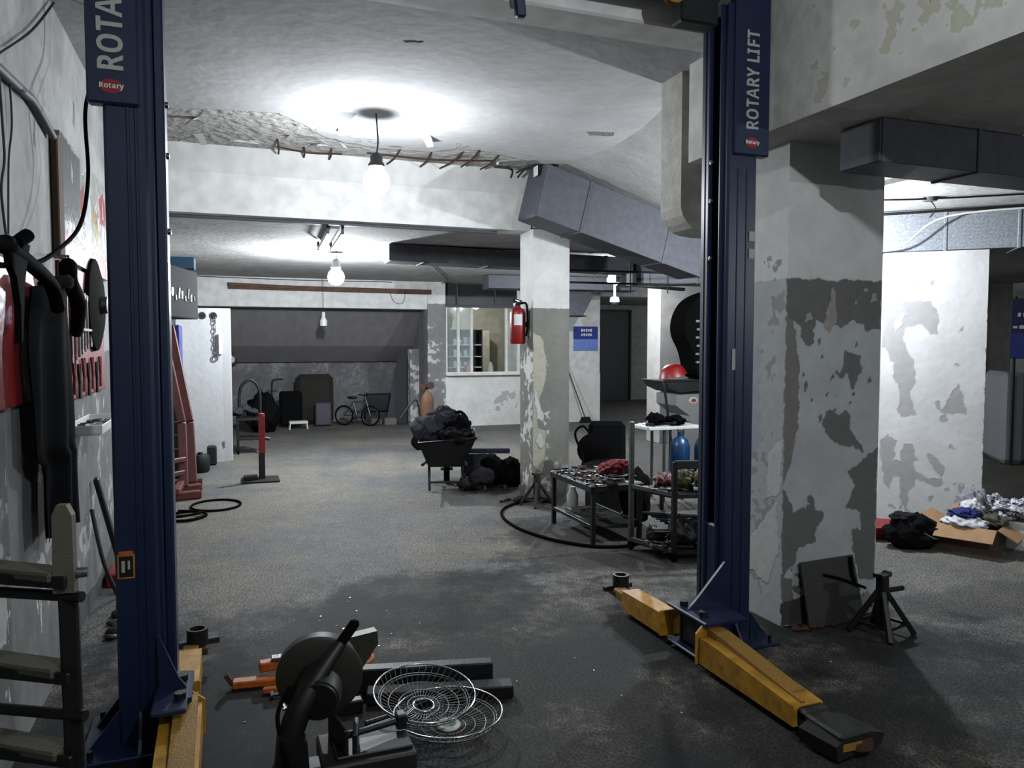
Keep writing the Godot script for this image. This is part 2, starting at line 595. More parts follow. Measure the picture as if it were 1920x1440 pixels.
# ------------------------------------------------------------------ the shell of the place
func build_shell() -> void:
	# floor: worn dark screed with oil stains and paler trodden ground
	var W := 1400
	var H := 2048
	var fx0 := -1.4
	var fz1 := 4.0
	var fw := 16.0
	var fd := 25.0
	var px := PackedByteArray()
	px.resize(W * H * 3)
	var stains := [[1.0, -2.6, 3.0, 2.6, 0.58], [0.9, -3.2, 1.9, 1.1, 0.72], [2.2, -2.2, 0.9, 1.2, 0.72], [-0.3, -3.6, 0.5, 1.0, 0.55], [1.2, -4.6, 0.8, 0.7, 0.66], [2.7, -5.4, 0.9, 1.0, 0.62], [0.2, -1.6, 1.0, 1.0, 0.65], [3.2, -3.4, 0.5, 0.6, 0.68], [2.7, -8.2, 0.6, 0.6, 0.75], [4.4, -3.4, 0.9, 0.3, 0.82]]
	for y in H:
		var z := fz1 - fd + (y + 0.5) * fd / H
		for x in W:
			var xx := fx0 + (x + 0.5) * fw / W
			var b1: float = NB[((y * 2) & 511) * 512 + ((x * 2) & 511)] / 255.0 - 0.5
			var b2: float = NB[((y / 2 + 77) & 511) * 512 + ((x / 2 + 31) & 511)] / 255.0 - 0.5
			var f1: float = NF[((y * 2) & 511) * 512 + ((x * 2) & 511)] / 255.0 - 0.5
			var g := 0.43 + b2 * 0.09 + b1 * 0.06 + f1 * 0.09
			for s in stains:
				var dx: float = (xx - s[0]) / s[2]
				var dz: float = (z - s[1]) / s[3]
				var q := dx * dx + dz * dz + b1 * 0.7 + b2 * 1.0 + f1 * 0.3
				if q < 1.0:
					g *= lerpf(s[4], 1.0, smoothstep(0.35, 1.0, q))
			var brown := clampf(0.5 + b2 * 2.6 + b1, 0, 1) * 0.06
			var i := (y * W + x) * 3
			px[i] = int(clampf(g * (1.0 + brown), 0, 1) * 255)
			px[i + 1] = int(clampf(g * (1.0 + brown * 0.35), 0, 1) * 255)
			px[i + 2] = int(clampf(g * (1.0 - brown * 0.8), 0, 1) * 255)
	var fm := StandardMaterial3D.new()
	fm.albedo_texture = tex(Image.create_from_data(W, H, false, Image.FORMAT_RGB8, px))
	fm.uv1_scale = Vector3(1.0 / fw, 1.0 / fd, 1)
	fm.roughness = 0.75
	fm.metallic_specular = 0.3
	fm.normal_enabled = true
	fm.normal_texture = T.bumps
	fm.normal_scale = 0.0
	fm.detail_enabled = true
	fm.detail_uv_layer = BaseMaterial3D.DETAIL_UV_2
	fm.detail_blend_mode = BaseMaterial3D.BLEND_MODE_MUL
	fm.detail_albedo = tex(toned(noise_img(512, 0.11, 21, FastNoiseLite.TYPE_SIMPLEX, 3), 0.55, 1.0, 1.9))
	fm.detail_normal = T.bumps
	fm.uv2_triplanar = true
	fm.uv2_world_triplanar = true
	fm.uv2_scale = Vector3.ONE * 0.9
	struct("floor", G.new().wbox(Vector3(fx0, -0.2, fz1 - fd), Vector3(fx0 + fw, 0, fz1)), fm, "dark worn concrete floor with oil stains")

	var white := Color(0.60, 0.60, 0.595)
	var dado := Color(0.42, 0.42, 0.41)
	var pale := Color(0.66, 0.66, 0.65)
	var raw := Color(0.52, 0.50, 0.47)
	# left wall, front part: white above, grey below, scraped white streaks in the grey
	var scr := []
	for i in 46:
		var u := rng.randf_range(7.0, 10.6)
		var v := rng.randf_range(0.2, 1.35)
		var hh := rng.randf_range(0.03, 0.16)
		var ww := rng.randf_range(0.006, 0.028)
		scr.append([pl([u, v, u + ww, v + hh * 0.4, u + ww * 0.6, v + hh, u - ww * 0.4, v + hh * 0.7]), Color(0.68, 0.68, 0.67), 0.15])
	scr.append([pl([6.75, 0.55, 6.9, 0.5, 7.12, 0.62, 7.15, 0.85, 7.08, 1.02, 6.95, 1.06, 6.9, 0.9, 6.78, 0.8]), pale, 0.15])
	scr.append([pl([7.2, 0.5, 7.3, 0.48, 7.33, 0.66, 7.24, 0.7]), pale, 0.15])
	scr.append([pl([8.6, 0.0, 11.3, 0.0, 11.3, 0.12, 10.2, 0.2, 9.4, 0.1, 8.8, 0.16]), Color(0.30, 0.30, 0.30), -0.1])
	scr.append([pl([7.3, 2.55, 7.5, 2.75, 7.9, 2.9, 7.6, 3.1, 7.3, 3.0, 7.15, 2.7]), Color(0.60, 0.60, 0.60), 0.0])
	scr.append([pl([8.0, 2.5, 8.03, 2.62, 8.06, 2.6, 8.05, 2.48]), Color(0.45, 0.44, 0.43), -0.2])
	scr.append([pl([9.0, 2.85, 9.04, 2.98, 9.09, 2.96, 9.06, 2.83]), Color(0.45, 0.44, 0.43), -0.2])
	# u runs from the rear end on the side that faces +x, after the front side of the box
	var lw := plaster(11.3, 3.9, 110, 4, [[1.55, Color(0.42, 0.42, 0.42)], [9.0, white]], [[0.2, 0.1, 4.4, 1.6, Color(0.54, 0.54, 0.535), 0.63, 0.1], [0.5, 2.5, 5.0, 3.3, Color(0.53, 0.53, 0.53), 0.66, -0.05]], mirrored(scr, 11.3), 0.11)
	var g := G.new()
	wall_quad(g, Vector3(-0.79, 0, -7.3), Vector3(-0.79, 0, 4.0), 3.9)
	g.box(Vector3(-0.895, 1.95, -1.65), Vector3(0.20, 3.9, 11.3))
	struct("wall_left", g, lw, "white plaster wall with grey lower half and scraped streaks")
	struct("wall_left_rear", bx(Vector3(-0.89, 1.95, -11.9), Vector3(0.2, 3.9, 9.2)), M.grey_wall, "rear part of the left wall")
	struct("wall_behind", bx(Vector3(6.6, 1.95, 4.1), Vector3(16.0, 3.9, 0.2)), M.grey_wall, "wall behind the viewer")
	struct("wall_right", bx(Vector3(14.5, 1.95, -8.5), Vector3(0.2, 3.9, 25.0)), M.grey_wall, "far right wall")

	# high ceiling of the bay with the bulb, its plaster broken open along the step
	var dam := pl([-0.79, -6.4, -0.4, -6.15, 0.0, -6.05, 0.39, -6.0, 0.6, -6.25, 0.75, -6.5, 0.9, -6.65, 1.3, -6.75, 1.75, -6.72, 2.0, -6.42, 2.12, -6.55, 2.35, -6.6, 2.9, -6.85, 2.9, -7.3, -0.79, -7.3], 0.99, 0.0)
	var dp := []
	for p in dam:
		dp.append(Vector2(p.x, -3.6 - p.y))    # v counts from the rear edge upward in the picture of the bottom face
	var dv := []
	for p in dp:
		dv.append(Vector2(p.x, 3.7 - p.y))
	var raw_list := [[flipv(dp, 3.7), Color(0.60, 0.595, 0.58), -0.32]]
	for i in 16:
		var u := rng.randf_range(0.3, 3.7)
		var vz := rng.randf_range(2.75, 3.6)
		var s := rng.randf_range(0.05, 0.22)
		raw_list.append([flipv([Vector2(u, vz), Vector2(u + s, vz - s * 0.2), Vector2(u + s * 1.5, vz + s * 0.3), Vector2(u + s * 0.6, vz + s * 0.45), Vector2(u - s * 0.2, vz + s * 0.3)], 3.7), [Color(0.78, 0.78, 0.77), Color(0.50, 0.48, 0.45), Color(0.66, 0.63, 0.57)][i % 3], 0.35 if i % 3 == 0 else -0.3])
	raw_list.append([flipv([Vector2(1.78, 2.2), Vector2(1.93, 2.2), Vector2(1.9, 2.42), Vector2(1.80, 2.4)], 3.7), Color(0.48, 0.48, 0.49), -0.2])
	raw_list.append([flipv([Vector2(3.72, 2.05), Vector2(3.95, 2.0), Vector2(4.0, 2.1), Vector2(3.8, 2.14)], 3.7), Color(0.45, 0.44, 0.42), -0.4])
	raw_list.append([flipv([Vector2(1.95, 0.72), Vector2(2.06, 0.70), Vector2(2.06, 0.73), Vector2(1.97, 0.75)], 3.7), Color(0.25, 0.23, 0.22), -0.4])
	var cm := plaster(5.6, 3.7, 130, 9, [[9.0, Color(0.62, 0.62, 0.62)]], [[0.2, 2.6, 3.9, 3.7, Color(0.56, 0.555, 0.54), 0.62, -0.2]], raw_list, 0.05, 0.9, 1.3)
	var cs := struct("ceiling", G.new().wbox(Vector3(-0.99, 3.3, -7.3), Vector3(4.61, 3.5, -3.6)), cm, "high grey white ceiling with broken plaster along the step")
	for r in [[0.43, -6.74, 0.46, -7.1], [0.66, -6.92, 0.68, -7.2], [0.89, -6.9, 0.90, -7.2], [1.46, -6.72, 1.42, -7.2], [1.74, -6.72, 1.74, -7.15], [2.0, -6.6, 1.93, -7.15], [2.12, -6.5, 2.10, -7.02], [2.34, -6.62, 2.3, -7.05]]:
		put("rebar", tb(curve([Vector3(r[0], 3.305, r[1]), Vector3(r[0] * 0.6 + r[2] * 0.4 + 0.01, 3.272, r[1] * 0.5 + r[3] * 0.5), Vector3(r[2], 3.262, r[3])], 4), 0.009, 6), M.rust, cs)
	for r in [[0.44, -6.95, 1.0, -7.02], [1.2, -6.9, 2.35, -6.8]]:
		put("rebar", tb(curve([Vector3(r[0], 3.285, r[1]), Vector3((r[0] + r[2]) * 0.5, 3.27, (r[1] + r[3]) * 0.5 - 0.03), Vector3(r[2], 3.288, r[3])], 5), 0.007, 6), M.rust, cs)
	for r in [[2.42, 3.28, -6.98, 2.56, 3.25, -6.9, 2.6, 3.2, -7.02], [2.64, 3.24, -6.98, 2.76, 3.29, -6.84, 2.98, 3.285, -6.74], [2.66, 3.2, -7.0, 2.72, 3.27, -6.9, 2.9, 3.29, -6.8]]:
		put("bent_wire", tb(curve([Vector3(r[0], r[1], r[2]), Vector3(r[3], r[4], r[5]), Vector3(r[6], r[7], r[8])], 6), 0.010, 6), M.steel_black, cs)
	for i in 12:    # curled scales of paint that hang from the broken edge
		var p := Vector3(rng.randf_range(-0.5, 2.75), 3.298, rng.randf_range(-6.95, -6.2))
		var s := rng.randf_range(0.03, 0.10)
		var yaw := rng.randf_range(0, TAU)
		var fl := func(u: float, w: float) -> Vector3: return p + Basis(Vector3.UP, yaw) * Vector3((u - 0.5) * s * (1.0 - 0.4 * w), -s * 0.7 * w * w, w * s)
		put("paint_flake", G.new().grid(fl, 4, 4, 0.002), M.white, cs)

	# step down to the lower rear ceiling
	var st := G.new()
	st.prism(pl([-7.3, 2.745, -7.3, 3.10, -7.12, 3.302, -7.6, 3.302, -7.6, 2.745]), 3.82, Transform3D(Basis(Vector3(0, 0, 1), Vector3(0, 1, 0), Vector3(-1, 0, 0)), Vector3(2.92, 0, 0)))
	struct("trim_ceiling_step", st, M.white, "white step between the high and the low ceiling")
	struct("ceiling_rear", G.new().wbox(Vector3(-0.99, 2.78, -14.5), Vector3(14.5, 2.98, -7.32)), M.ceil, "low white ceiling of the rear bay")
	struct("ceiling_right", G.new().wbox(Vector3(4.62, 2.78, -7.32), Vector3(14.5, 2.98, -4.1)), M.ceil, "white ceiling of the right bay")
	struct("ceiling_right_front", G.new().wbox(Vector3(4.0, 2.78, -4.1), Vector3(14.5, 2.98, 4.1)), M.ceil, "front part of the right bay ceiling")
	struct("ceiling_front", G.new().wbox(Vector3(-0.99, 3.75, -3.6), Vector3(4.0, 3.95, 4.1)), M.ceil, "ceiling of the front bay")
	struct("ceiling_corridor", G.new().wbox(Vector3(3.6, 2.70, -21), Vector3(14.5, 2.9, -14.5)), M.ceil, "ceiling of the office and the corridor")
	struct("trim_cross_beam", bx(Vector3(0.85, 3.59, -3.72), Vector3(3.66, 0.64, 0.25), 0.012), M.white, "white beam across the front edge of the ceiling")
	# long beam on the right with damp stains on its side
	var bp := []
	for s in [[5.9, 0.05, 0.25, 0.4], [6.35, 0.1, 0.3, 0.5], [6.9, 0.02, 0.2, 0.3], [5.2, 0.1, 0.2, 0.45]]:
		bp.append([pl([s[0], s[1], s[0] + s[2] * 0.5, s[1] + s[3] * 0.2, s[0] + s[2], s[1] + s[3], s[0] + s[2] * 0.6, s[1] + s[3] * 1.1, s[0] - s[2] * 0.2, s[1] + s[3] * 0.6]), Color(0.66, 0.65, 0.56), -0.05])
	var bm := plaster(9.36, 1.2, 130, 13, [[9.0, Color(0.72, 0.72, 0.70)]], [[0.2, 0.0, 7.9, 1.0, Color(0.64, 0.635, 0.58), 0.56, -0.04], [0.2, 0.2, 7.9, 1.2, Color(0.55, 0.54, 0.51), 0.66, -0.15], [2.2, 0.25, 2.6, 0.9, Color(0.62, 0.47, 0.33), 0.44, -0.2]], [], 0.09, 0.9)
	struct("trim_long_beam", G.new().wbox(Vector3(2.68, 2.71, -4.1), Vector3(4.0, 3.91, 4.0)), bm, "pale beam with yellowish damp stains running over the pillar")
	# underside of the ramp that comes down to the right, and its rounded nib
	var up_ := [Vector3(2.60, 3.302, -3.85), Vector3(2.67, 3.302, -4.0), Vector3(2.96, 3.302, -4.81), Vector3(3.10, 3.302, -5.4), Vector3(3.16, 3.302, -6.0), Vector3(3.0, 3.302, -6.85), Vector3(2.93, 3.302, -7.3)]
	var rs := G.new()
	for i in up_.size() - 1:
		var a: Vector3 = up_[i]
		var b: Vector3 = up_[i + 1]
		var al := Vector3(4.62, 2.82, a.z)
		var bl := Vector3(4.62, 2.82, b.z)
		rs.face([a, b, bl, al], Vector3(-0.4, -1, 0))
		rs.face([a + Vector3(0, 0.2, 0), b + Vector3(0, 0.2, 0), bl + Vector3(0, 0.2, 0), al + Vector3(0, 0.2, 0)], Vector3.UP)
	struct("ceiling_ramp", rs, M.ceil, "sloping underside of a ramp beside the high ceiling")
	var nib := pl([2.70, 3.302, 2.70, 2.46, 2.715, 2.41, 2.745, 2.37, 2.79, 2.335, 2.85, 2.318, 2.93, 2.31, 3.55, 2.30, 3.55, 3.302])
	struct("trim_ramp_nib", G.new().prism(nib, 0.24, at(Vector3(0, 0, -4.45))), mat(Color(0.66, 0.65, 0.62), 0.95, 0.0, "soft", 1.2, 0.4), "rough plastered nib with a rounded lower corner behind the right lift post")

	# rear: alcove under the ramp, beam over it
	struct("trim_rear_beam", bx(Vector3(1.58, 2.52, -14.45), Vector3(4.76, 0.53, 0.3), 0.01), M.white, "white beam above the dark alcove")
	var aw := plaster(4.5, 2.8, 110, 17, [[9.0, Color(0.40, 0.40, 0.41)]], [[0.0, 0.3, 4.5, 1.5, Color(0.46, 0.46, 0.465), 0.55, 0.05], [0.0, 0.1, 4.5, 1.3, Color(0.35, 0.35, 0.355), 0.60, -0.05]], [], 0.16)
	var ag := G.new()
	wall_quad(ag, Vector3(-0.8, 0, -16.1), Vector3(3.7, 0, -16.1), 2.8)
	ag.box(Vector3(1.45, 1.4, -16.205), Vector3(4.5, 2.8, 0.2))
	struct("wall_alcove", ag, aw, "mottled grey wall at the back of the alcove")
	var sl := G.new()
	sl.prism(pl([-14.6, 2.60, -15.5, 1.56, -15.98, 1.24, -16.2, 1.24, -16.2, 2.8, -14.6, 2.8]), 4.5, Transform3D(Basis(Vector3(0, 0, 1), Vector3(0, 1, 0), Vector3(-1, 0, 0)), Vector3(3.68, 0, 0)))
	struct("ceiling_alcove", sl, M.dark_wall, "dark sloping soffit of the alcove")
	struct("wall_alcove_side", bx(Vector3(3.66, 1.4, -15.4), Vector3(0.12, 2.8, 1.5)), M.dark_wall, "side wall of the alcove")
	# window wall with the office behind
	var ww := plaster(3.35, 1.0, 110, 21, [[9.0, Color(0.76, 0.76, 0.75)]], [[0.3, 0.15, 2.2, 0.75, Color(0.60, 0.60, 0.59), 0.62, -0.05]], [], 0.07)
	var wg := G.new()
	wall_quad(wg, Vector3(3.92, 0, -14.3), Vector3(7.27, 0, -14.3), 1.0)
	wg.box(Vector3(5.595, 0.5, -14.405), Vector3(3.35, 1.0, 0.2))
	struct("wall_rear", wg, ww, "white wall below the office window")
	struct("wall_rear_sign", bx(Vector3(6.38, 1.89, -14.4), Vector3(1.76, 1.78, 0.2)), M.white, "white rear wall with the blue sign")
	struct("wall_office", bx(Vector3(5.2, 1.35, -17.2), Vector3(4.2, 2.7, 0.1)), M.beige, "back wall of the office")
	struct("wall_office_left", bx(Vector3(3.86, 1.35, -15.9), Vector3(0.1, 2.7, 2.6)), M.beige, "left wall of the office")
	struct("wall_office_right", bx(Vector3(7.2, 1.35, -16.5), Vector3(0.12, 2.7, 4.1)), M.beige, "wall between office and corridor")
	# corridor with the dark door
	struct("wall_corridor", bx(Vector3(11.0, 1.35, -19.6), Vector3(7.4, 2.7, 0.2)), M.grey_wall, "end wall of the corridor")
	var dr := struct("door_1", bx(Vector3(10.33, 1.25, -19.47), Vector3(0.92, 2.5, 0.06), 0.01), mat(Color(0.16, 0.16, 0.17), 0.6), "dark door at the end of the corridor")
	for e in [[9.84, 0.06, 2.56], [10.82, 0.06, 2.56]]:
		put("frame", bx(Vector3(e[0], 1.28, -19.44), Vector3(e[1], e[2], 0.1), 0.005), M.duct_dark, dr)
	put("frame", bx(Vector3(10.33, 2.54, -19.44), Vector3(1.04, 0.06, 0.1), 0.005), M.duct_dark, dr)
	put("handle", bx(Vector3(10.70, 1.05, -19.40), Vector3(0.12, 0.02, 0.04), 0.006), M.steel, dr)
	struct("trim_corridor_header", bx(Vector3(9.9, 2.69, -14.4), Vector3(5.3, 0.2, 0.3), 0.01), M.white, "header above the corridor opening")
	struct("wall_right_rear", bx(Vector3(10.48, 1.39, -10.9), Vector3(7.96, 2.78, 0.4), 0.01), mat(Color(0.62, 0.61, 0.60), 0.9, 0.0, "soft", 0.5, 0.1), "grey wall end beyond the wheel balancer")

func mirrored(a: Array, w: float) -> Array:    # outlines given from the front end, turned to run from the rear end
	var o := []
	for e in a:
		var q := []
		for p in e[0]:
			q.append(Vector2(w - p.x, p.y))
		o.append([q, e[1], e[2]])
	return o

func flipv(a: Array, h: float) -> Array:
	var o := []
	for p in a:
		o.append(Vector2(p.x, p.y))
	return o

func wall_quad(g: G, a: Vector3, b: Vector3, h: float) -> void:    # upright rectangle on the floor line a to b with uv in metres
	var l := a.distance_to(b)
	var up := Vector3(0, h, 0)
	g.face([a, b, b + up, a + up], (b - a).cross(Vector3.UP) * -1.0 if false else Vector3.UP.cross(b - a) * -1.0, [Vector2(0, h), Vector2(l, h), Vector2(l, 0), Vector2(0, 0)])

func build_columns() -> void:
	var white := Color(0.71, 0.71, 0.70)
	var dado := Color(0.40, 0.40, 0.39)
	var pale := Color(0.60, 0.61, 0.61)
	var dark := Color(0.37, 0.37, 0.365)
	# big pillar behind the right post: 0.68 by 0.42; the texture runs left side (0.42), front (0.68), right, back
	var L := 0.42
	var pat := []
	pat.append([pl([0.0, 1.65, 0.0, 1.96, 0.68, 1.96, 0.68, 1.69, 0.57, 1.67, 0.56, 1.71, 0.47, 1.73, 0.39, 1.69, 0.33, 1.7, 0.28, 1.7, 0.21, 1.73, 0.19, 1.67, 0.19, 1.6, 0.14, 1.59, 0.10, 1.65, 0.1, 1.7, 0.02, 1.74], L), dark, -0.12])
	pat.append([pl([0.0, 1.74, 0.05, 1.73, 0.09, 1.5, 0.10, 1.2, 0.07, 1.0, 0.0, 0.8], L), Color(0.42, 0.41, 0.40), -0.2])
	pat.append([pl([0.42, 1.56, 0.54, 1.53, 0.55, 1.44, 0.51, 1.39, 0.48, 1.33, 0.43, 1.43, 0.41, 1.39, 0.36, 1.42, 0.41, 1.45], L), dark, -0.12])
	pat.append([pl([0.31, 1.22, 0.39, 1.19, 0.45, 1.22, 0.48, 1.18, 0.46, 1.11, 0.59, 0.96, 0.56, 0.96, 0.49, 1.01, 0.43, 1.0, 0.31, 1.06, 0.26, 1.15], L), dark, -0.12])
	pat.append([pl([0.68, 0.99, 0.46, 0.85, 0.52, 0.78, 0.45, 0.65, 0.56, 0.61, 0.57, 0.51, 0.5, 0.52, 0.52, 0.34, 0.57, 0.22, 0.68, 0.19], L), dark, -0.12])
	pat.append([pl([0.0, 0.79, 0.06, 0.7, 0.07, 0.65, 0.19, 0.68, 0.17, 0.72, 0.2, 0.74, 0.23, 0.65, 0.29, 0.63, 0.29, 0.59, 0.24, 0.55, 0.23, 0.46, 0.11, 0.44, 0.1, 0.37, 0.01, 0.28, 0.07, 0.26, 0.08, 0.14, 0.0, 0.0], L), dark, -0.12])
	pat.append([pl([0.0, 0.14, 0.2, 0.16, 0.3, 0.0, 0.0, 0.0], L), Color(0.24, 0.23, 0.22), -0.1])
	pat.append([pl([0.26, 1.70, 0.32, 1.92, 0.34, 1.9, 0.36, 1.72, 0.31, 1.66], L), Color(0.52, 0.51, 0.49), -0.4])
	for s in [[0.13, 1.72, 0.05], [0.48, 1.82, 0.03], [0.60, 1.84, 0.05], [0.55, 1.9, 0.03]]:
		pat.append([pl([s[0], s[1], s[0] + s[2], s[1] + s[2] * 0.3, s[0] + s[2] * 0.8, s[1] + s[2], s[0] + s[2] * 0.2, s[1] + s[2] * 0.9], L), Color(0.53, 0.53, 0.51), -0.3])
	for i in 16:
		var u := rng.randf_range(0.12, 0.6)
		var v := rng.randf_range(0.95, 1.62)
		var s := rng.randf_range(0.01, 0.035)
		pat.append([pl([u, v, u + s, v + s * 0.6, u + s * 0.8, v + s * 1.6, u - s * 0.1, v + s], L), dark, -0.15])
	pat.append([pl([0.05, 0.9, 0.22, 1.0, 0.2, 1.6, 0.1, 1.55]), Color(0.56, 0.57, 0.60), -0.05])
	pat.append([pl([0.28, 0.7, 0.4, 0.75, 0.41, 1.05, 0.3, 0.98]), Color(0.66, 0.66, 0.65), 0.2])
	pat.append([pl([0.02, 0.3, 0.3, 0.2, 0.4, 0.45, 0.36, 0.7, 0.2, 0.5]), Color(0.66, 0.66, 0.65), 0.2])
	var pm := plaster(2.2, 2.71, 190, 2, [[1.96, pale], [9.0, white]], [[0.0, 0.0, 0.42, 2.6, Color(0.50, 0.50, 0.50), 0.58, -0.1], [0.42, 0.0, 1.1, 0.35, Color(0.33, 0.32, 0.31), 0.5, -0.1]], pat, 0.05, 0.88)
	struct("pillar_peeling", G.new().wbox(Vector3(2.92, 0, -3.9), Vector3(3.6, 2.71, -3.475)), pm, "big square pillar with grey paint peeling off its lower two thirds")

	# column with the fire extinguisher
	var cp := []
	var cw := 0.40
	var cl := 0.36
	cp.append([pl([0.0, 1.72, 0.10, 1.66, 0.15, 1.40, 0.14, 1.23, 0.05, 0.99, 0.05, 0.75, 0.15, 0.72, 0.13, 0.42, 0.1, 0.29, 0.0, 0.38], cl), Color(0.60, 0.59, 0.54), -0.2])
	cp.append([pl([0.02, 1.15, 0.1, 0.9, 0.12, 0.8, 0.06, 0.86, 0.02, 1.0], cl), Color(0.68, 0.68, 0.67), 0.2])
	cp.append([pl([0.03, 0.60, 0.05, 0.67, 0.09, 0.69, 0.10, 0.62, 0.13, 0.58, 0.10, 0.53, 0.07, 0.54, 0.05, 0.57], cl), Color(0.66, 0.66, 0.65), 0.25])
	var ccm := plaster(2 * (cw + cl), 2.75, 170, 6, [[1.96, Color(0.44, 0.44, 0.42)], [9.0, Color(0.72, 0.72, 0.71)]], [[0.0, 0.0, cl + 0.02, 1.75, Color(0.68, 0.68, 0.67), 0.47, 0.25], [cl, 0.0, cl + 0.2, 1.7, Color(0.68, 0.68, 0.66), 0.55, 0.25], [cl + 0.1, 0.0, cl + 0.4, 0.5, Color(0.62, 0.62, 0.60), 0.6, 0.1]], cp, 0.06, 0.88)
	struct("column_extinguisher", G.new().wbox(Vector3(2.90, 0, -7.55), Vector3(3.30, 2.75, -7.19)), ccm, "square column with flaking grey paint and a fire extinguisher on its left side")

	# white column of the right bay, set askew
	var wp := []
	var gr := Color(0.56, 0.56, 0.56)
	var wd := 0.45
	wp.append([pl([0.0, 1.96, 0.39, 1.98, 0.46, 1.84, 0.45, 1.68, 0.4, 1.68, 0.33, 1.77, 0.2, 1.74, 0.17, 1.67, 0.21, 1.53, 0.27, 1.45, 0.29, 1.24, 0.24, 1.17, 0.29, 0.96, 0.18, 0.92, 0.14, 1.0, 0.17, 1.15, 0.1, 1.3, 0.11, 1.43, 0.08, 1.44, 0.04, 1.56, 0.0, 1.56], wd), gr, -0.12])
	wp.append([pl([0.19, 1.89, 0.15, 1.75, 0.12, 1.71, 0.1, 1.78, 0.15, 1.86], wd), Color(0.76, 0.76, 0.76), 0.1])
	wp.append([pl([0.0, 1.88, 0.03, 1.74, 0.0, 1.6], wd), Color(0.76, 0.76, 0.76), 0.1])
	wp.append([pl([0.63, 1.25, 0.69, 1.06, 0.69, 0.97, 0.52, 0.98, 0.48, 1.0, 0.44, 1.08, 0.47, 1.1, 0.5, 1.01, 0.56, 1.13], wd), gr, -0.12])
	wp.append([pl([0.0, 0.73, 0.07, 0.77, 0.14, 0.71, 0.13, 0.54, 0.18, 0.53, 0.2, 0.69, 0.28, 0.7, 0.29, 0.59, 0.34, 0.54, 0.29, 0.52, 0.3, 0.45, 0.43, 0.39, 0.53, 0.39, 0.53, 0.34, 0.46, 0.31, 0.32, 0.37, 0.25, 0.24, 0.24, 0.12, 0.31, 0.0, 0.26, 0.0, 0.19, 0.16, 0.17, 0.39, 0.13, 0.38, 0.09, 0.27, 0.05, 0.33, 0.02, 0.55], wd), gr, -0.12])
	wp.append([pl([0.39, 0.61, 0.45, 0.6, 0.53, 0.49, 0.52, 0.4, 0.45, 0.47], wd), gr, -0.12])
	for s in [[0.38, 2.12, 0.03], [0.24, 2.10, 0.02], [0.63, 1.7, 0.03], [0.6, 1.4, 0.02], [0.5, 0.9, 0.05], [0.57, 0.66, 0.03], [0.42, 0.18, 0.04]]:
		wp.append([pl([s[0], s[1], s[0] + s[2], s[1] + s[2] * 0.4, s[0] + s[2] * 0.7, s[1] + s[2] * 1.6, s[0] - s[2] * 0.1, s[1] + s[2]], wd), gr, -0.12])
	# the side at right of it (grey dado with pale scales)
	wp.append([pl([0.83, 0.0, 1.28, 0.0, 1.28, 1.96, 0.83, 1.94], wd), Color(0.44, 0.44, 0.41), 0.0])
	wp.append([pl([0.9, 1.2, 0.98, 1.3, 1.05, 1.65, 1.0, 1.72, 0.94, 1.55, 0.88, 1.5], wd), Color(0.60, 0.59, 0.57), 0.1])
	wp.append([pl([0.86, 1.1, 1.0, 1.1, 1.06, 0.9, 1.0, 0.8, 0.9, 0.9], wd), Color(0.60, 0.59, 0.57), 0.1])
	var wm := plaster(2 * (0.83 + wd), 2.42, 170, 8, [[9.0, Color(0.70, 0.70, 0.70)]], [[wd, 0.0, wd + 0.83, 0.4, Color(0.55, 0.55, 0.57), 0.6, -0.05], [wd + 0.05, 0.3, wd + 0.8, 1.6, Color(0.70, 0.70, 0.71), 0.62, 0.0]], wp, 0.04, 0.9)
	var wx := Transform3D(Basis(Vector3(0.7716, 0, 0.6361), Vector3.UP, Vector3(-0.6361, 0, 0.7716)), Vector3(5.579, 0, -5.374))
	struct("column_white", G.new().wbox(Vector3(0, 0, -wd), Vector3(0.83, 2.42, 0), wx), wm, "brightly lit white column with grey patches of lost paint")

	# post between alcove and office window
	var om := plaster(1.5, 2.78, 120, 15, [[2.36, Color(0.46, 0.46, 0.46)], [9.0, Color(0.74, 0.74, 0.73)]], [[0.3, 0.1, 0.9, 2.0, Color(0.66, 0.66, 0.66), 0.54, 0.2]], [], 0.1)
	struct("post_alcove", G.new().wbox(Vector3(3.6, 0, -14.7), Vector3(3.95, 2.78, -14.28)), om, "flaking grey post between the alcove and the office window")
	var im := plaster(0.8, 1.5, 120, 25, [[9.0, Color(0.5, 0.5, 0.5)]], [[-0.3, -0.5, 1.1, 2.0, Color(0.74, 0.74, 0.73), 0.45, 0.3]], [], 0.1)
	struct("post_inner", G.new().wbox(Vector3(3.42, 0, -15.2), Vector3(3.6, 1.5, -15.0)), im, "short flaking post inside the alcove")


# ------------------------------------------------------------------ things on the ceilings
func duct(called: String, label: String, a: Vector3, b: Vector3, w: float, h: float, m: Material, seams: int, end_m: Material = null) -> Node3D:    # sheet-metal duct from a to b (middle of its top), with folded seams
	var o := thing(called, label, "duct")
	var dn := Vector3(0, -h * 0.5, 0)
	put("body", bar(a + dn, b + dn, w, h, 0.004), m, o)
	var d := (b - a).normalized()
	for i in seams:
		var p := a.lerp(b, (i + 0.5) / seams) + dn
		put("seam", bar(p - d * 0.012, p + d * 0.012, w + 0.016, h + 0.016, 0.003), m, o)
	if end_m:
		put("end_cap", bar(a + dn - d * 0.012, a + dn, w - 0.01, h - 0.01, 0.003), end_m, o)
	return o

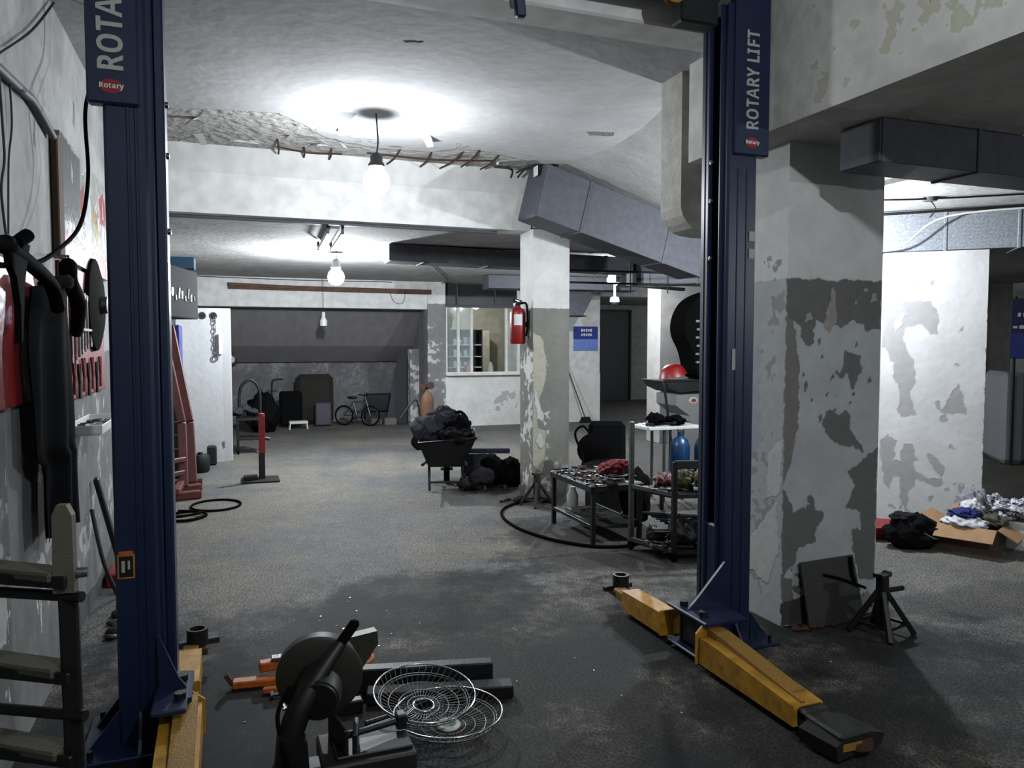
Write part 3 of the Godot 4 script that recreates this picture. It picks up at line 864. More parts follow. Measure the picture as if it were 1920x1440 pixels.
func build_ceiling_things() -> void:
	var dk := duct("air_duct", "dark grey duct sloping down to the right in front of the extinguisher column", Vector3(2.73, 3.27, -6.78), Vector3(4.62, 2.78, -6.95), 0.36, 0.50, M.duct, 2, M.duct)
	put("tape", bx(Vector3(2.722, 3.2, -6.69), Vector3(0.004, 0.09, 0.1)), M.white, dk)
	duct("air_duct", "grey duct under the low ceiling left of the extinguisher column", Vector3(1.82, 2.775, -9.15), Vector3(5.05, 2.73, -9.15), 0.36, 0.20, M.duct, 4, M.duct)
	var sd := duct("air_duct", "bright galvanised duct beyond the right lift post", Vector3(5.16, 2.73, -9.2), Vector3(6.3, 2.72, -7.6), 0.4, 0.36, M.galv, 3)
	put("black_joint", bx(Vector3(5.1, 2.55, -9.12), Vector3(0.10, 0.36, 0.42), 0.004), M.steel_black, sd)
	duct("air_duct", "dark duct under the beam beside the big pillar, running off to the right", Vector3(3.02, 2.705, -3.07), Vector3(6.9, 2.705, -3.07), 0.27, 0.215, M.duct, 3, M.duct)
	duct("air_duct", "silver galvanised duct resting on the white column", Vector3(5.50, 2.765, -5.80), Vector3(7.15, 2.765, -4.30), 0.42, 0.335, M.galv, 4)
	duct("air_duct", "dark duct crossing in front of the corridor opening", Vector3(4.2, 2.765, -12.6), Vector3(6.9, 2.765, -12.3), 0.5, 0.22, M.duct, 2)
	# funnel-shaped hood of dark sheet behind the column
	var hood := one("extract_hood", G.new().prism(pl([5.4, 2.52, 6.43, 2.53, 6.2, 2.12, 5.4, 2.12]), 0.3, at(Vector3(0, 0, -13.2))), M.duct, "dark tapered hood hanging by the blue sign", "hood")
	put("rim", bx(Vector3(5.83, 2.115, -13.05), Vector3(0.86, 0.02, 0.34), 0.004), M.steel_dark, hood)
	put("hanger", tb([Vector3(5.8, 2.78, -13.05), Vector3(5.8, 2.5, -13.05)], 0.01, 6), M.steel_black, hood)
	# suspended steel frame
	var fr := thing("pipe_rack", "thin dark pipe rack hung from rods beyond the column", "pipe rack")
	for y in [2.47, 2.33]:
		put("pipe", tb([Vector3(3.55, y, -8.35), Vector3(5.6, y - 0.04, -7.75)], 0.013, 8), M.steel_dark, fr)
	for p in [[4.50, -8.08], [4.93, -7.95]]:
		put("rod", tb([Vector3(p[0], 2.78, p[1]), Vector3(p[0], 2.2, p[1])], 0.008, 6), M.steel_black, fr)
	put("clamp", bx(Vector3(3.56, 2.47, -8.35), Vector3(0.09, 0.035, 0.03), 0.004), M.steel, fr)
	# strip light that is off, on the low ceiling
	var tl := thing("tube_light_fixture", "unlit tube light fixture on the ceiling behind the step", "tube light", Vector3(1.04, 2.78, -8.3))
	put("housing", bx(Vector3(0, -0.035, 0), Vector3(0.10, 0.07, 1.4), 0.01, eul(0, -3, 0)), M.white, tl)
	for s in [-0.07, 0.07]:
		put("tube", tb([Vector3(s - 0.03, -0.10, 0.68), Vector3(s + 0.03, -0.10, -0.68)], 0.014, 10), M.white_gloss, tl)
		for e in [0.69, -0.69]:
			put("tube_holder", bx(Vector3(s - e * 0.045, -0.07, e), Vector3(0.025, 0.1, 0.02), 0.004), M.steel_black, tl)
	# conduit under the step and along the rear beam
	one("cable_tray", bar(Vector3(-0.6, 2.735, -7.45), Vector3(2.6, 2.735, -7.45), 0.05, 0.03, 0.005), M.duct, "grey cable tray along the lower edge of the ceiling step", "cable tray")
	one("wire", tb(curve([Vector3(-0.5, 2.76, -14.26), Vector3(1.2, 2.74, -14.26), Vector3(2.6, 2.75, -14.26), Vector3(3.9, 2.76, -14.26), Vector3(3.2, 2.768, -12.0), Vector3(2.4, 2.768, -10.0)], 6), 0.007, 6), M.steel_black, "thin black wire along the top of the rear beam", "wire")
	var pk := thing("timber_plank", "long brown timber plank on the face of the rear beam", "plank", Vector3(1.86, 2.59, -14.26))
	put("board", bx(Vector3(0, 0, 0), Vector3(3.6, 0.09, 0.04), 0.006, eul(0, 0, -0.3)), M.wood, pk)
	put("thick_end", bx(Vector3(-1.2, 0.03, 0.03), Vector3(1.2, 0.06, 0.04), 0.006, eul(0, 0, -1.5)), M.wood, pk)
	put("string", tb(curve([Vector3(1.0, 0.0, 0.03), Vector3(1.08, -0.2, 0.03), Vector3(1.25, -0.22, 0.03), Vector3(1.3, 0.02, 0.03)], 5), 0.004, 5), M.steel_black, pk)
	# unlit lamp in front of the alcove
	var hl := thing("hanging_lamp", "small unlit glass lamp hanging before the dark alcove", "lamp", Vector3(1.62, 1.98, -13.9))
	put("globe", G.new().lathe([Vector2(0.0, -0.07), Vector2(0.06, -0.06), Vector2(0.065, 0.03), Vector2(0.035, 0.08), Vector2(0.03, 0.10)], at(Vector3.ZERO), 16), M.white_gloss, hl)
	put("holder", G.new().lathe([Vector2(0.032, 0.09), Vector2(0.03, 0.18), Vector2(0.0, 0.19)], at(Vector3.ZERO), 12), M.white, hl)
	put("wire", tb([Vector3(0, 0.18, 0), Vector3(0, 0.80, 0)], 0.004, 5), M.steel_black, hl)
	# dome camera and bracket lamp beyond the column
	var dc := thing("dome_camera", "white dome camera below the ceiling by the corridor", "camera", Vector3(5.95, 2.3, -11.2))
	put("bracket", tb([Vector3(0, 0.48, 0), Vector3(0, 0.05, 0)], 0.02, 8), M.white, dc)
	put("shell", G.new().lathe([Vector2(0.0, 0.08), Vector2(0.07, 0.06), Vector2(0.08, 0.0), Vector2(0.075, -0.02)], at(Vector3.ZERO), 18), M.white_gloss, dc)
	put("lens_dome", G.new().lathe([Vector2(0.065, -0.02), Vector2(0.05, -0.06), Vector2(0.0, -0.08)], at(Vector3.ZERO), 18), M.black, dc)
	one("hanging_tube", bar(Vector3(5.5, 2.5, -10.3), Vector3(6.5, 2.42, -10.0), 0.06, 0.05, 0.01), M.duct_dark, "dark horizontal tube beside the small lit bulb", "tube")
	# right bay: loose wires and a ceiling socket
	one("wire", tb(curve([Vector3(4.35, 2.77, -5.1), Vector3(5.2, 2.765, -4.75), Vector3(6.2, 2.77, -4.0), Vector3(7.0, 2.77, -3.3)], 6), 0.008, 6), M.steel_black, "black wire stapled across the bright ceiling of the right bay", "wire")
	one("wire", tb(curve([Vector3(5.0, 2.755, -5.75), Vector3(5.5, 2.75, -5.3), Vector3(6.0, 2.755, -4.85), Vector3(7.0, 2.76, -3.95)], 6), 0.012, 6), M.steel_black, "thick black cable on top of the silver duct", "wire")
	one("wire", tb(curve([Vector3(5.22, 2.42, -5.55), Vector3(5.6, 2.45, -5.25), Vector3(5.85, 2.7, -4.95), Vector3(6.6, 2.74, -4.3)], 6), 0.009, 6), M.white, "white cable looping over the silver duct", "wire")
	var so := thing("ceiling_rose", "broken lamp socket with plaster hole in the right bay ceiling", "lamp socket", Vector3(5.35, 2.78, -4.7))
	put("plate", G.new().lathe([Vector2(0.0, -0.03), Vector2(0.05, -0.028), Vector2(0.07, 0.0)], at(Vector3.ZERO), 9), M.duct, so)
	put("wire_end", tb(curve([Vector3(0, -0.02, 0), Vector3(0.04, -0.09, 0.02), Vector3(0.0, -0.16, 0.0)], 4), 0.005, 5), M.steel_black, so)

# ------------------------------------------------------------------ two-post lift
func build_lift() -> void:
	lift_post(true)
	lift_post(false)
	var ob := thing("lift_crossbeam", "dark overhead crossbeam joining the two lift posts", "lift beam")
	put("beam", bx(Vector3(1.09, 3.395, -3.44), Vector3(2.6, 0.12, 0.12), 0.01), M.blue, ob)
	put("bracket", bx(Vector3(2.25, 3.30, -3.40), Vector3(0.22, 0.20, 0.1), 0.01), M.steel_dark, ob)
	put("pulley", G.new().lathe([Vector2(0, -0.02), Vector2(0.06, -0.02), Vector2(0.05, 0), Vector2(0.06, 0.02), Vector2(0, 0.02)], at(Vector3(2.08, 3.32, -3.33), eul(90, 0, 0)), 16), M.yellow_worn, ob)
	var sw := one("hanging_stop_bar", bar(Vector3(1.275, 3.34, -3.38), Vector3(1.30, 3.10, -3.38), 0.035, 0.05, 0.008), M.blue, "dark bar hanging from the top edge of the picture between the posts", "bar")
	put("guide", bar(Vector3(1.255, 3.34, -3.385), Vector3(1.275, 3.14, -3.385), 0.012, 0.05, 0.004), M.duct, sw)

func lift_post(right: bool) -> void:
	var o: Node3D
	if right:
		o = thing("lift_post", "dark blue lift post standing before the big peeling pillar", "lift post", Vector3(2.51, 0, -3.46), 0.0, "two-post car lift")
	else:
		o = thing("lift_post", "dark blue lift post standing beside the left wall", "lift post", Vector3(-0.335, 0, -3.40), 0.0, "two-post car lift")
	var iw := -1.0 if right else 1.0    # towards the middle of the lift
	var H := 3.34
	var hw := 0.10 if right else 0.085
	# C-shaped column: front flange, back flange, web on the outer side, carriage slot on the inner side
	put("front_flange", bx(Vector3(-iw * 0.008, H * 0.5, 0.085), Vector3(hw * 2.0 - 0.016, H, 0.05), 0.012), M.blue, o)
	put("back_flange", bx(Vector3(0, H * 0.5, -0.085), Vector3(hw * 2.0, H, 0.05), 0.012), M.blue, o)
	put("web", bx(Vector3(-iw * (hw - 0.02), H * 0.5, 0), Vector3(0.04, H, 0.14), 0.004), M.blue, o)
	put("slot_back", bx(Vector3(-iw * 0.02, H * 0.5, 0), Vector3(0.04, H, 0.12)), M.blue, o)
	put("slide_rail", bx(Vector3(iw * (hw - 0.012), H * 0.5, 0.062), Vector3(0.028, H, 0.018), 0.006), M.blue, o)
	put("slide_rail", bx(Vector3(iw * (hw - 0.012), H * 0.5, -0.045), Vector3(0.028, H, 0.03), 0.006), M.blue, o)
	if not right:
		put("side_channel", bx(Vector3(0.105, H * 0.5, -0.02), Vector3(0.04, H, 0.14), 0.008), M.blue, o)
	for e in ([-0.02, 0.035] if right else [0.0, 0.028]):
		put("rib", bx(Vector3(e, 1.25, 0.112), Vector3(0.012, 2.5, 0.006), 0.003), M.blue, o)
	put("carriage", bx(Vector3(iw * 0.055, 0.33, 0.005), Vector3(0.07, 0.62, 0.10), 0.01), M.blue, o)
	put("lift_cylinder", tb([Vector3(iw * 0.035, 0.65, 0.01), Vector3(iw * 0.035, 2.4, 0.01)], 0.022, 10), M.steel_black, o)
	# name cover with its lettering
	var cx := 0.05 if right else -0.045
	var cy0 := 2.57 if right else 2.50
	var cw := 0.215 if right else 0.18
	var cov := put("name_cover", bx(Vector3(cx, (cy0 + 3.5) * 0.5, 0.10), Vector3(cw, 3.5 - cy0, 0.06), 0.008), M.blue, o)
	var tm := words("ROTARY LIFT", 0.078 if right else 0.092, 0.004)
	tm.horizontal_alignment = HORIZONTAL_ALIGNMENT_LEFT
	var tx := put("lettering", tm, M.letter, cov)
	tx.position = Vector3(cx - (0.004 if right else 0.005), cy0 + (0.125 if right else 0.115), 0.132)
	tx.basis = Basis(Vector3.BACK, PI / 2.0).scaled_local(Vector3(0.80 if right else 0.86, 1.0, 1.0))
	var lg := put("emblem", G.new().lathe([Vector2(0.0, 0.004), Vector2(0.9, 0.003), Vector2(1.0, 0.0)], Transform3D(Basis(Vector3(0.042, 0, 0), Vector3(0, 0, 1), Vector3(0, -0.026, 0)), Vector3(cx - 0.005, cy0 + 0.065, 0.1305)), 24), M.red, cov)
	var t2 := words("Rotary", 0.020, 0.002)
	var e2 := put("emblem_lettering", t2, M.white, cov)
	e2.position = Vector3(cx - 0.005, cy0 + 0.065, 0.136)
	# bolts along the edge, warning stickers
	for y in [2.05, 2.35, 2.55]:
		put("bolt", G.new().lathe([Vector2(0.0, 0.012), Vector2(0.012, 0.010), Vector2(0.014, 0.0)], at(Vector3(iw * (hw + 0.004 if right else 0.126), y, 0.0), Basis(Vector3.BACK, -iw * PI / 2)), 8), M.blue, o)
	if right:
		for s in [[0.07, 2.16, 0.04, 0.05], [0.07, 2.07, 0.04, 0.05], [-0.035, 1.52, 0.02, 0.11]]:
			put("sticker", bx(Vector3(s[0], s[1], 0.1135), Vector3(s[2], s[3], 0.003)), M.letter, o)
	else:
		var sk := put("warning_sticker", bx(Vector3(-0.045, 0.735, 0.1125), Vector3(0.05, 0.085, 0.003)), M.steel_black, o)
		put("yellow_border", bx(Vector3(-0.045, 0.735, 0.1115), Vector3(0.06, 0.095, 0.003)), M.yellow, sk)
		put("orange_band", bx(Vector3(-0.045, 0.785, 0.113), Vector3(0.05, 0.02, 0.003)), M.orange, sk)
		put("pictogram", bx(Vector3(-0.055, 0.735, 0.1145), Vector3(0.012, 0.045, 0.002)), M.letter, sk)
		put("pictogram", bx(Vector3(-0.035, 0.74, 0.1145), Vector3(0.008, 0.035, 0.002)), M.letter, sk)
	# base plate with gussets and anchor bolts
	put("base_plate", bx(Vector3(0.0, 0.009, 0.0), Vector3(0.44, 0.018, 0.42), 0.004), M.blue, o)
	for z in [0.10, -0.10]:
		put("gusset", G.new().prism(pl([0, 0.018, 0.11, 0.018, 0, 0.16]), 0.012, at(Vector3(-iw * hw, 0, z), ry(180.0 if iw > 0 else 0.0))), M.blue, o)
	put("gusset", G.new().prism(pl([0, 0.018, 0.09, 0.018, 0, 0.15]), 0.012, at(Vector3(0, 0, 0.11), ry(-90))), M.blue, o)
	for e in [[-0.18, 0.17], [0.18, 0.17], [-0.18, -0.17], [0.18, -0.17]]:
		put("anchor_bolt", tb([Vector3(e[0], 0.015, e[1]), Vector3(e[0], 0.05, e[1])], 0.011, 6), M.steel_dark, o)
	# arm head of the carriage: blue plates with the pivot between them
	var ax := iw * (0.29 if right else 0.145)
	var hd := put("arm_head", G.new().prism(pl([-0.16, 0.0, 0.16, 0.0, 0.13, 0.05, -0.13, 0.05]), 0.02, Transform3D(Basis(Vector3(0, 0, 1), Vector3(iw * 1.0, 0, 0) * 2.0, Vector3(0, 1, 0)), Vector3(iw * hw, 0.21, 0.1))), M.blue, o)
	put("head_plate", bx(Vector3(ax * 0.75, 0.225, 0.16), Vector3(absf(ax) * 0.85, 0.022, 0.36), 0.006), M.blue, hd)
	put("head_plate", bx(Vector3(ax * 0.75, 0.035, 0.16), Vector3(absf(ax) * 0.85, 0.018, 0.34), 0.006), M.blue, hd)
	put("head_gusset", G.new().prism(pl([0, 0.235, 0.22 if right else 0.10, 0.235, 0.17 if right else 0.07, 0.28, 0.0, 0.46]), 0.016, at(Vector3(iw * (hw - 0.02), 0, 0.13), ry(180.0 if iw < 0 else 0.0))), M.blue, hd)
	for z in [0.24, 0.07]:
		put("pivot_pin", tb([Vector3(ax, 0.03, z), Vector3(ax, 0.26, z)], 0.022, 12), M.steel_dark, hd)
	put("grease", bx(Vector3(ax * 0.8, 0.125, 0.15), Vector3(absf(ax) * 0.5, 0.16, 0.2), 0.02), M.oily, hd)
	# long front arm
	var fa := Node3D.new()
	fa.name = "front_arm"
	o.add_child(fa)
	var Z0 := 0.32 if right else 0.14
	var zf := Transform3D(Basis(Vector3(0, 0, 1), Vector3(0, 1, 0), Vector3(-1, 0, 0)), Vector3(ax + 0.075, 0, 0))
	put("arm_box", G.new().prism(pl([Z0, 0.035, Z0, 0.165, Z0 + 0.1, 0.165, Z0 + 0.67, 0.12, Z0 + 0.67, 0.035]), 0.15, zf), M.yellow, fa)
	put("arm_ridge", G.new().prism(pl([Z0 - 0.02, 0.10, Z0 - 0.02, 0.20, Z0 + 0.06, 0.20, Z0 + 0.58, 0.135, Z0 + 0.58, 0.10]), 0.085, Transform3D(zf.basis, Vector3(ax + 0.06, 0, 0))), M.yellow_worn, fa)
	put("end_plate", G.new().prism(pl([-0.085, 0.03, 0.085, 0.03, 0.085, 0.17, 0.03, 0.215, -0.05, 0.215, -0.085, 0.18]), 0.012, at(Vector3(ax, 0, Z0 - 0.02))), M.yellow, fa)
	put("weld", tb([Vector3(ax - 0.02, 0.165, Z0 + 0.08), Vector3(ax - 0.015, 0.125, Z0 + 0.66)], 0.008, 6), M.yellow_worn, fa)
	put("extension", bx(Vector3(ax, 0.075, Z0 + 0.74), Vector3(0.11, 0.07, 0.34), 0.01), M.oily, fa)
	put("extension_edge", bx(Vector3(ax, 0.06, Z0 + 0.905), Vector3(0.10, 0.035, 0.012), 0.003), M.yellow_worn, fa)
	put("extension_sleeve", bx(Vector3(ax + 0.01, 0.09, Z0 + 0.66), Vector3(0.13, 0.05, 0.13), 0.012), M.oily, fa)
	put("arm_foot", G.new().prism(pl([-0.12, 0.0, 0.13, 0.01, 0.15, 0.05, 0.07, 0.075, -0.06, 0.085, -0.13, 0.06]), 0.18, at(Vector3(ax + 0.02, 0.015, Z0 + 0.72), eul(0, 8, 0))), M.oily, fa)
	put("lift_pad", G.new().lathe([Vector2(0.0, 0.06), Vector2(0.065, 0.055), Vector2(0.07, 0.03), Vector2(0.03, 0.02), Vector2(0.03, 0.0)], at(Vector3(ax + 0.06, 0.01, Z0 + 0.86)), 14), M.rust, fa)
	# short rear arm with its pad
	var ra := Node3D.new()
	ra.name = "rear_arm"
	o.add_child(ra)
	var zr := Transform3D(Basis(Vector3(0, 0, 1), Vector3(0, 1, 0), Vector3(-1, 0, 0)), Vector3(ax + 0.055, 0, 0))
	put("arm_box", G.new().prism(pl([-0.06, 0.035, -0.06, 0.155, -0.5, 0.145, -0.5, 0.035]), 0.11, zr), M.yellow, ra)
	put("end_plate", bx(Vector3(ax, 0.10, -0.065), Vector3(0.125, 0.14, 0.012), 0.003), M.yellow, ra)
	put("extension", bx(Vector3(ax, 0.09, -0.56), Vector3(0.075, 0.06, 0.16), 0.008), M.yellow_worn, ra)
	put("pad_bracket", bx(Vector3(ax + 0.02, 0.085, -0.66), Vector3(0.12, 0.035, 0.11), 0.006), M.rust, ra)
	put("lift_pad", G.new().lathe([Vector2(0.028, 0.0), Vector2(0.05, 0.005), Vector2(0.05, 0.085), Vector2(0.036, 0.085), Vector2(0.034, 0.04), Vector2(0.0, 0.04)], at(Vector3(ax + 0.03, 0.10, -0.67)), 16), M.steel_dark, ra)
	put("pad_cross", bar(Vector3(ax - 0.09, 0.11, -0.66), Vector3(ax + 0.13, 0.10, -0.72), 0.03, 0.03, 0.004), M.oily, ra)

# ------------------------------------------------------------------ left wall
func tool_mesh(kind: int, s: float) -> G:    # small hand tools lying in the xz plane, about s long
	var g := G.new()
	match kind:
		0:    # open-ended spanner
			g.prism(pl([-0.5, 0.10, -0.38, 0.03, -0.3, 0.045, 0.3, 0.045, 0.38, 0.11, 0.5, 0.10, 0.42, 0.035, 0.42, -0.035, 0.5, -0.10, 0.38, -0.11, 0.3, -0.045, -0.3, -0.045, -0.38, -0.1, -0.5, -0.09, -0.42, 0.0]), 0.03, Transform3D(Basis(Vector3(s, 0, 0), Vector3(0, 0, s), Vector3(0, s, 0)), Vector3.ZERO))
		1:    # socket
			g.lathe([Vector2(0.13 * s, 0), Vector2(0.16 * s, 0.02 * s), Vector2(0.16 * s, 0.36 * s), Vector2(0.10 * s, 0.36 * s), Vector2(0.10 * s, 0.15 * s), Vector2(0, 0.15 * s)], at(Vector3.ZERO), 12)
		2:    # screwdriver
			g.tube([Vector3(-0.5 * s, 0.07 * s, 0), Vector3(-0.15 * s, 0.07 * s, 0)], 0.07 * s, 8)
			g.tube([Vector3(-0.15 * s, 0.05 * s, 0), Vector3(0.5 * s, 0.03 * s, 0)], 0.022 * s, 6)
		3:    # pliers
			g.tube([Vector3(-0.5 * s, 0.04 * s, 0.16 * s), Vector3(-0.2 * s, 0.05 * s, 0.10 * s), Vector3(0.1 * s, 0.05 * s, -0.02 * s), Vector3(0.45 * s, 0.05 * s, -0.03 * s)], 0.04 * s, 6)
			g.tube([Vector3(-0.5 * s, 0.04 * s, -0.16 * s), Vector3(-0.2 * s, 0.05 * s, -0.10 * s), Vector3(0.1 * s, 0.05 * s, 0.02 * s), Vector3(0.45 * s, 0.05 * s, 0.05 * s)], 0.04 * s, 6)
		4:    # bolt with its nut
			g.lathe([Vector2(0, 0), Vector2(0.16 * s, 0), Vector2(0.16 * s, 0.12 * s), Vector2(0.07 * s, 0.12 * s), Vector2(0.07 * s, 0.7 * s), Vector2(0, 0.72 * s)], at(Vector3(-0.3 * s, 0.14 * s, 0), Basis(Vector3.BACK, -PI / 2)), 6)
		5:    # bent pipe or bracket
			g.tube([Vector3(-0.5 * s, 0.06 * s, 0.2 * s), Vector3(0, 0.06 * s, 0.16 * s), Vector3(0.2 * s, 0.06 * s, 0), Vector3(0.26 * s, 0.06 * s, -0.4 * s)], 0.055 * s, 8)
		_:    # hammer
			g.tube([Vector3(-0.5 * s, 0.05 * s, 0), Vector3(0.4 * s, 0.05 * s, 0)], 0.035 * s, 8)
			g.box(Vector3(0.42 * s, 0.07 * s, 0), Vector3(0.13 * s, 0.13 * s, 0.4 * s), Basis.IDENTITY, 0.02 * s)
	return g

const ORD := ["first", "second", "third", "fourth", "fifth", "sixth", "seventh", "eighth", "ninth", "tenth", "eleventh"]
const TOOL_NAMES := ["spanner", "socket", "screwdriver", "pliers", "bolt", "bent_bracket", "hammer"]
var tool_meshes := {}

func scatter(n: int, lo: Vector3, hi: Vector3, where: String, group: String, size := 0.14) -> void:    # loose tools spread over a surface, each a thing of its own
	for i in n:
		var k := rng.randi_range(0, 6)
		var s: float = size * [1.15, 0.35, 1.0, 1.0, 0.55, 0.9, 1.4][k]
		var key := "%d_%.3f" % [k, s]
		if not tool_meshes.has(key):
			tool_meshes[key] = tool_mesh(k, s).mesh()
		var mi := rng.randi_range(0, 5)
		var look: String = ["grey steel", "bright chrome", "dark steel", "oily black", "dark steel", "rusty brown"][mi]
		var o := one(TOOL_NAMES[k], tool_meshes[key], [M.steel, M.chrome, M.steel_dark, M.oily, M.steel_dark, M.rust][mi], "%s %s lying %s" % [look, ["open-ended spanner", "round socket", "screwdriver", "pair of pliers", "bolt", "bent bracket", "hammer"][k], where], ["spanner", "socket", "screwdriver", "pliers", "bolt", "bracket", "hammer"][k], "%s, %s" % [["spanners", "sockets", "screwdrivers", "pliers", "bolts", "bent brackets", "hammers"][k], group])
		var cols := ceili(sqrt(n * 1.6))
		var gx := (i % cols + rng.randf_range(0.25, 0.75)) / cols
		var gz := (i / cols + rng.randf_range(0.25, 0.75)) / ceili(float(n) / cols)
		o.position = Vector3(lerpf(lo.x, hi.x, gx), lo.y + 0.001 + (i % 3) * size * 0.06, lerpf(lo.z, hi.z, gz))
		o.rotation.y = rng.randf_range(0, TAU)

func build_left_wall_things() -> void:
	# printed poster, crinkled foil look, on a brown board
	var pp := [[pl([0.1, 0.0, 0.6, 0.0, 0.62, 0.12, 0.3, 0.16, 0.1, 0.1]), Color(0.50, 0.16, 0.15), 0.0], [pl([1.0, 0.0, 1.6, 0.0, 1.6, 0.14, 1.2, 0.12]), Color(0.48, 0.20, 0.17), 0.0], [pl([0.12, 0.36, 0.35, 0.34, 0.36, 0.5, 0.2, 0.56, 0.1, 0.5]), Color(0.56, 0.14, 0.16), 0.0], [pl([0.35, 0.1, 0.5, 0.12, 0.66, 0.34, 0.6, 0.42, 0.45, 0.36]), Color(0.55, 0.50, 0.26), 0.0], [pl([0.85, 0.3, 1.05, 0.22, 1.1, 0.4, 0.95, 0.5]), Color(0.50, 0.18, 0.18), 0.0], [pl([0.0, 0.15, 0.3, 0.2, 0.25, 0.34, 0.0, 0.32]), Color(0.72, 0.72, 0.73), 0.2], [pl([0.7, 0.1, 0.85, 0.05, 0.95, 0.3, 0.8, 0.6, 0.7, 0.5]), Color(0.70, 0.70, 0.70), 0.2], [pl([1.1, 0.2, 1.6, 0.2, 1.6, 0.62, 1.05, 0.6]), Color(0.28, 0.29, 0.30), 0.0]]
	for i in 26:
		var u := rng.randf_range(0.0, 1.5)
		var v := rng.randf_range(0.0, 0.55)
		var s := rng.randf_range(0.02, 0.09)
		pp.append([pl([u, v, u + s * 0.4, v + s * 0.2, u + s * 0.5, v + s * 1.6, u + s * 0.1, v + s]), [Color(0.74, 0.74, 0.74), Color(0.36, 0.36, 0.37), Color(0.52, 0.15, 0.16)][i % 3], 0.2])
	var pm := plaster(1.62, 0.63, 190, 31, [[9.0, Color(0.55, 0.55, 0.54)]], [[0, 0, 1.62, 0.63, Color(0.70, 0.70, 0.70), 0.56, 0.2]], pp, 0.12, 0.3)
	var ps := thing("wall_poster", "shiny crinkled poster in grey, red and yellow high on the left wall", "poster")
	var pg := G.new()
	wall_quad(pg, Vector3(-0.762, 2.04, -6.07), Vector3(-0.762, 2.04, -4.45), 0.63)
	pg.box(Vector3(-0.775, 2.355, -5.26), Vector3(0.022, 0.63, 1.62))
	put("print", pg, pm, ps)
	put("brown_edge", bx(Vector3(-0.77, 2.33, -4.40), Vector3(0.035, 0.60, 0.13), 0.006), M.card_dark, ps)
	# red boards
	var rm := plaster(1.45, 0.56, 150, 33, [[0.30, Color(0.42, 0.10, 0.11)], [9.0, Color(0.46, 0.16, 0.18)]], [[0, 0.26, 1.45, 0.56, Color(0.58, 0.50, 0.58), 0.52, 0.0], [0, 0, 1.45, 0.56, Color(0.36, 0.08, 0.09), 0.62, 0.0]], [], 0.08, 0.35)
	var rg := G.new()
	wall_quad(rg, Vector3(-0.768, 1.36, -3.95), Vector3(-0.768, 1.36, -2.50), 0.56)
	rg.box(Vector3(-0.779, 1.64, -3.225), Vector3(0.02, 0.56, 1.45))
	one("red_board", rg, rm, "large red metal board on the left wall at the picture edge", "board")
	one("tool_board", bx(Vector3(-0.778, 1.66, -5.1), Vector3(0.022, 0.72, 1.4), 0.006), M.red_dull, "red tool board on the left wall behind the hanging spanners", "board")
	# tools hung on the board
	var wr := G.new().prism(pl([-0.022, -0.5, 0.022, -0.5, 0.03, -0.44, 0.014, -0.38, 0.012, 0.38, 0.034, 0.42, 0.032, 0.5, 0.014, 0.5, 0.01, 0.455, -0.01, 0.455, -0.014, 0.5, -0.032, 0.5, -0.034, 0.42, -0.012, 0.38, -0.014, -0.38, -0.03, -0.44]), 0.02)
	var wmesh := wr.mesh()
	var zs := [-4.55, -4.66, -4.77, -4.86, -4.95, -5.04, -5.15, -5.27, -5.38, -5.5, -5.62]
	for i in zs.size():
		var o := one("hanging_spanner", wmesh, M.chrome if i % 3 else M.steel, "%s spanner from the left in the row on the red tool board" % ORD[i], "spanner", "spanners on the red tool board")
		var l := 0.42 - 0.022 * i
		o.transform = Transform3D(Basis(Vector3(0, 0, -1), Vector3(0, 1, 0), Vector3(1, 0, 0)).scaled_local(Vector3(0.9, l, 0.8)), Vector3(-0.762, 1.92 - l * 0.5 - 0.008 * i, zs[i]))
	for i in 7:
		var o := one("hanging_pliers", tool_mesh(3, 0.2), M.steel_dark if i % 2 else M.red_dull, "%s pair of pliers from the left below the spanners on the red board" % ORD[i], "pliers", "pliers on the red tool board")
		o.transform = Transform3D(Basis(Vector3(0, -1, 0), Vector3(1, 0, 0), Vector3(0, 0, -1)), Vector3(-0.765, 1.42 - (i % 2) * 0.03, -4.62 - i * 0.15))
	var rk := thing("tool_rail", "white tool rail on the red tool board", "rail")
	put("bar", bx(Vector3(-0.75, 1.68, -4.9), Vector3(0.02, 0.015, 0.5), 0.004), M.white, rk)
	# black hand brush and dark coil hanging beside
	var br := thing("grease_gun", "black grease gun hanging left of the spanners", "grease gun")
	put("barrel", tb(curve([Vector3(-0.70, 1.99, -4.2), Vector3(-0.69, 1.9, -4.16), Vector3(-0.69, 1.80, -4.38), Vector3(-0.70, 1.64, -4.36)], 5), [0.03, 0.038, 0.04, 0.04, 0.038, 0.036, 0.036, 0.036, 0.036, 0.036, 0.036, 0.034, 0.034, 0.032, 0.03, 0.02], 12), M.rubber, br)
	put("hook", tb([Vector3(-0.79, 2.02, -4.22), Vector3(-0.70, 2.02, -4.22), Vector3(-0.70, 1.97, -4.2)], 0.008, 6), M.steel, br)
	var disc := one("black_disc", G.new().lathe([Vector2(0, 0.05), Vector2(0.18, 0.045), Vector2(0.28, 0.02), Vector2(0.285, 0.0), Vector2(0, 0.0)], at(Vector3(-0.762, 1.84, -5.35), Basis(Vector3.BACK, -PI / 2)), 28), M.rubber, "black round cover hanging on the tool board half behind the left post", "cover")
	put("hub", G.new().lathe([Vector2(0, 0.085), Vector2(0.05, 0.08), Vector2(0.06, 0.045)], at(Vector3(-0.762, 1.84, -5.35), Basis(Vector3.BACK, -PI / 2)), 16), M.steel_black, disc)
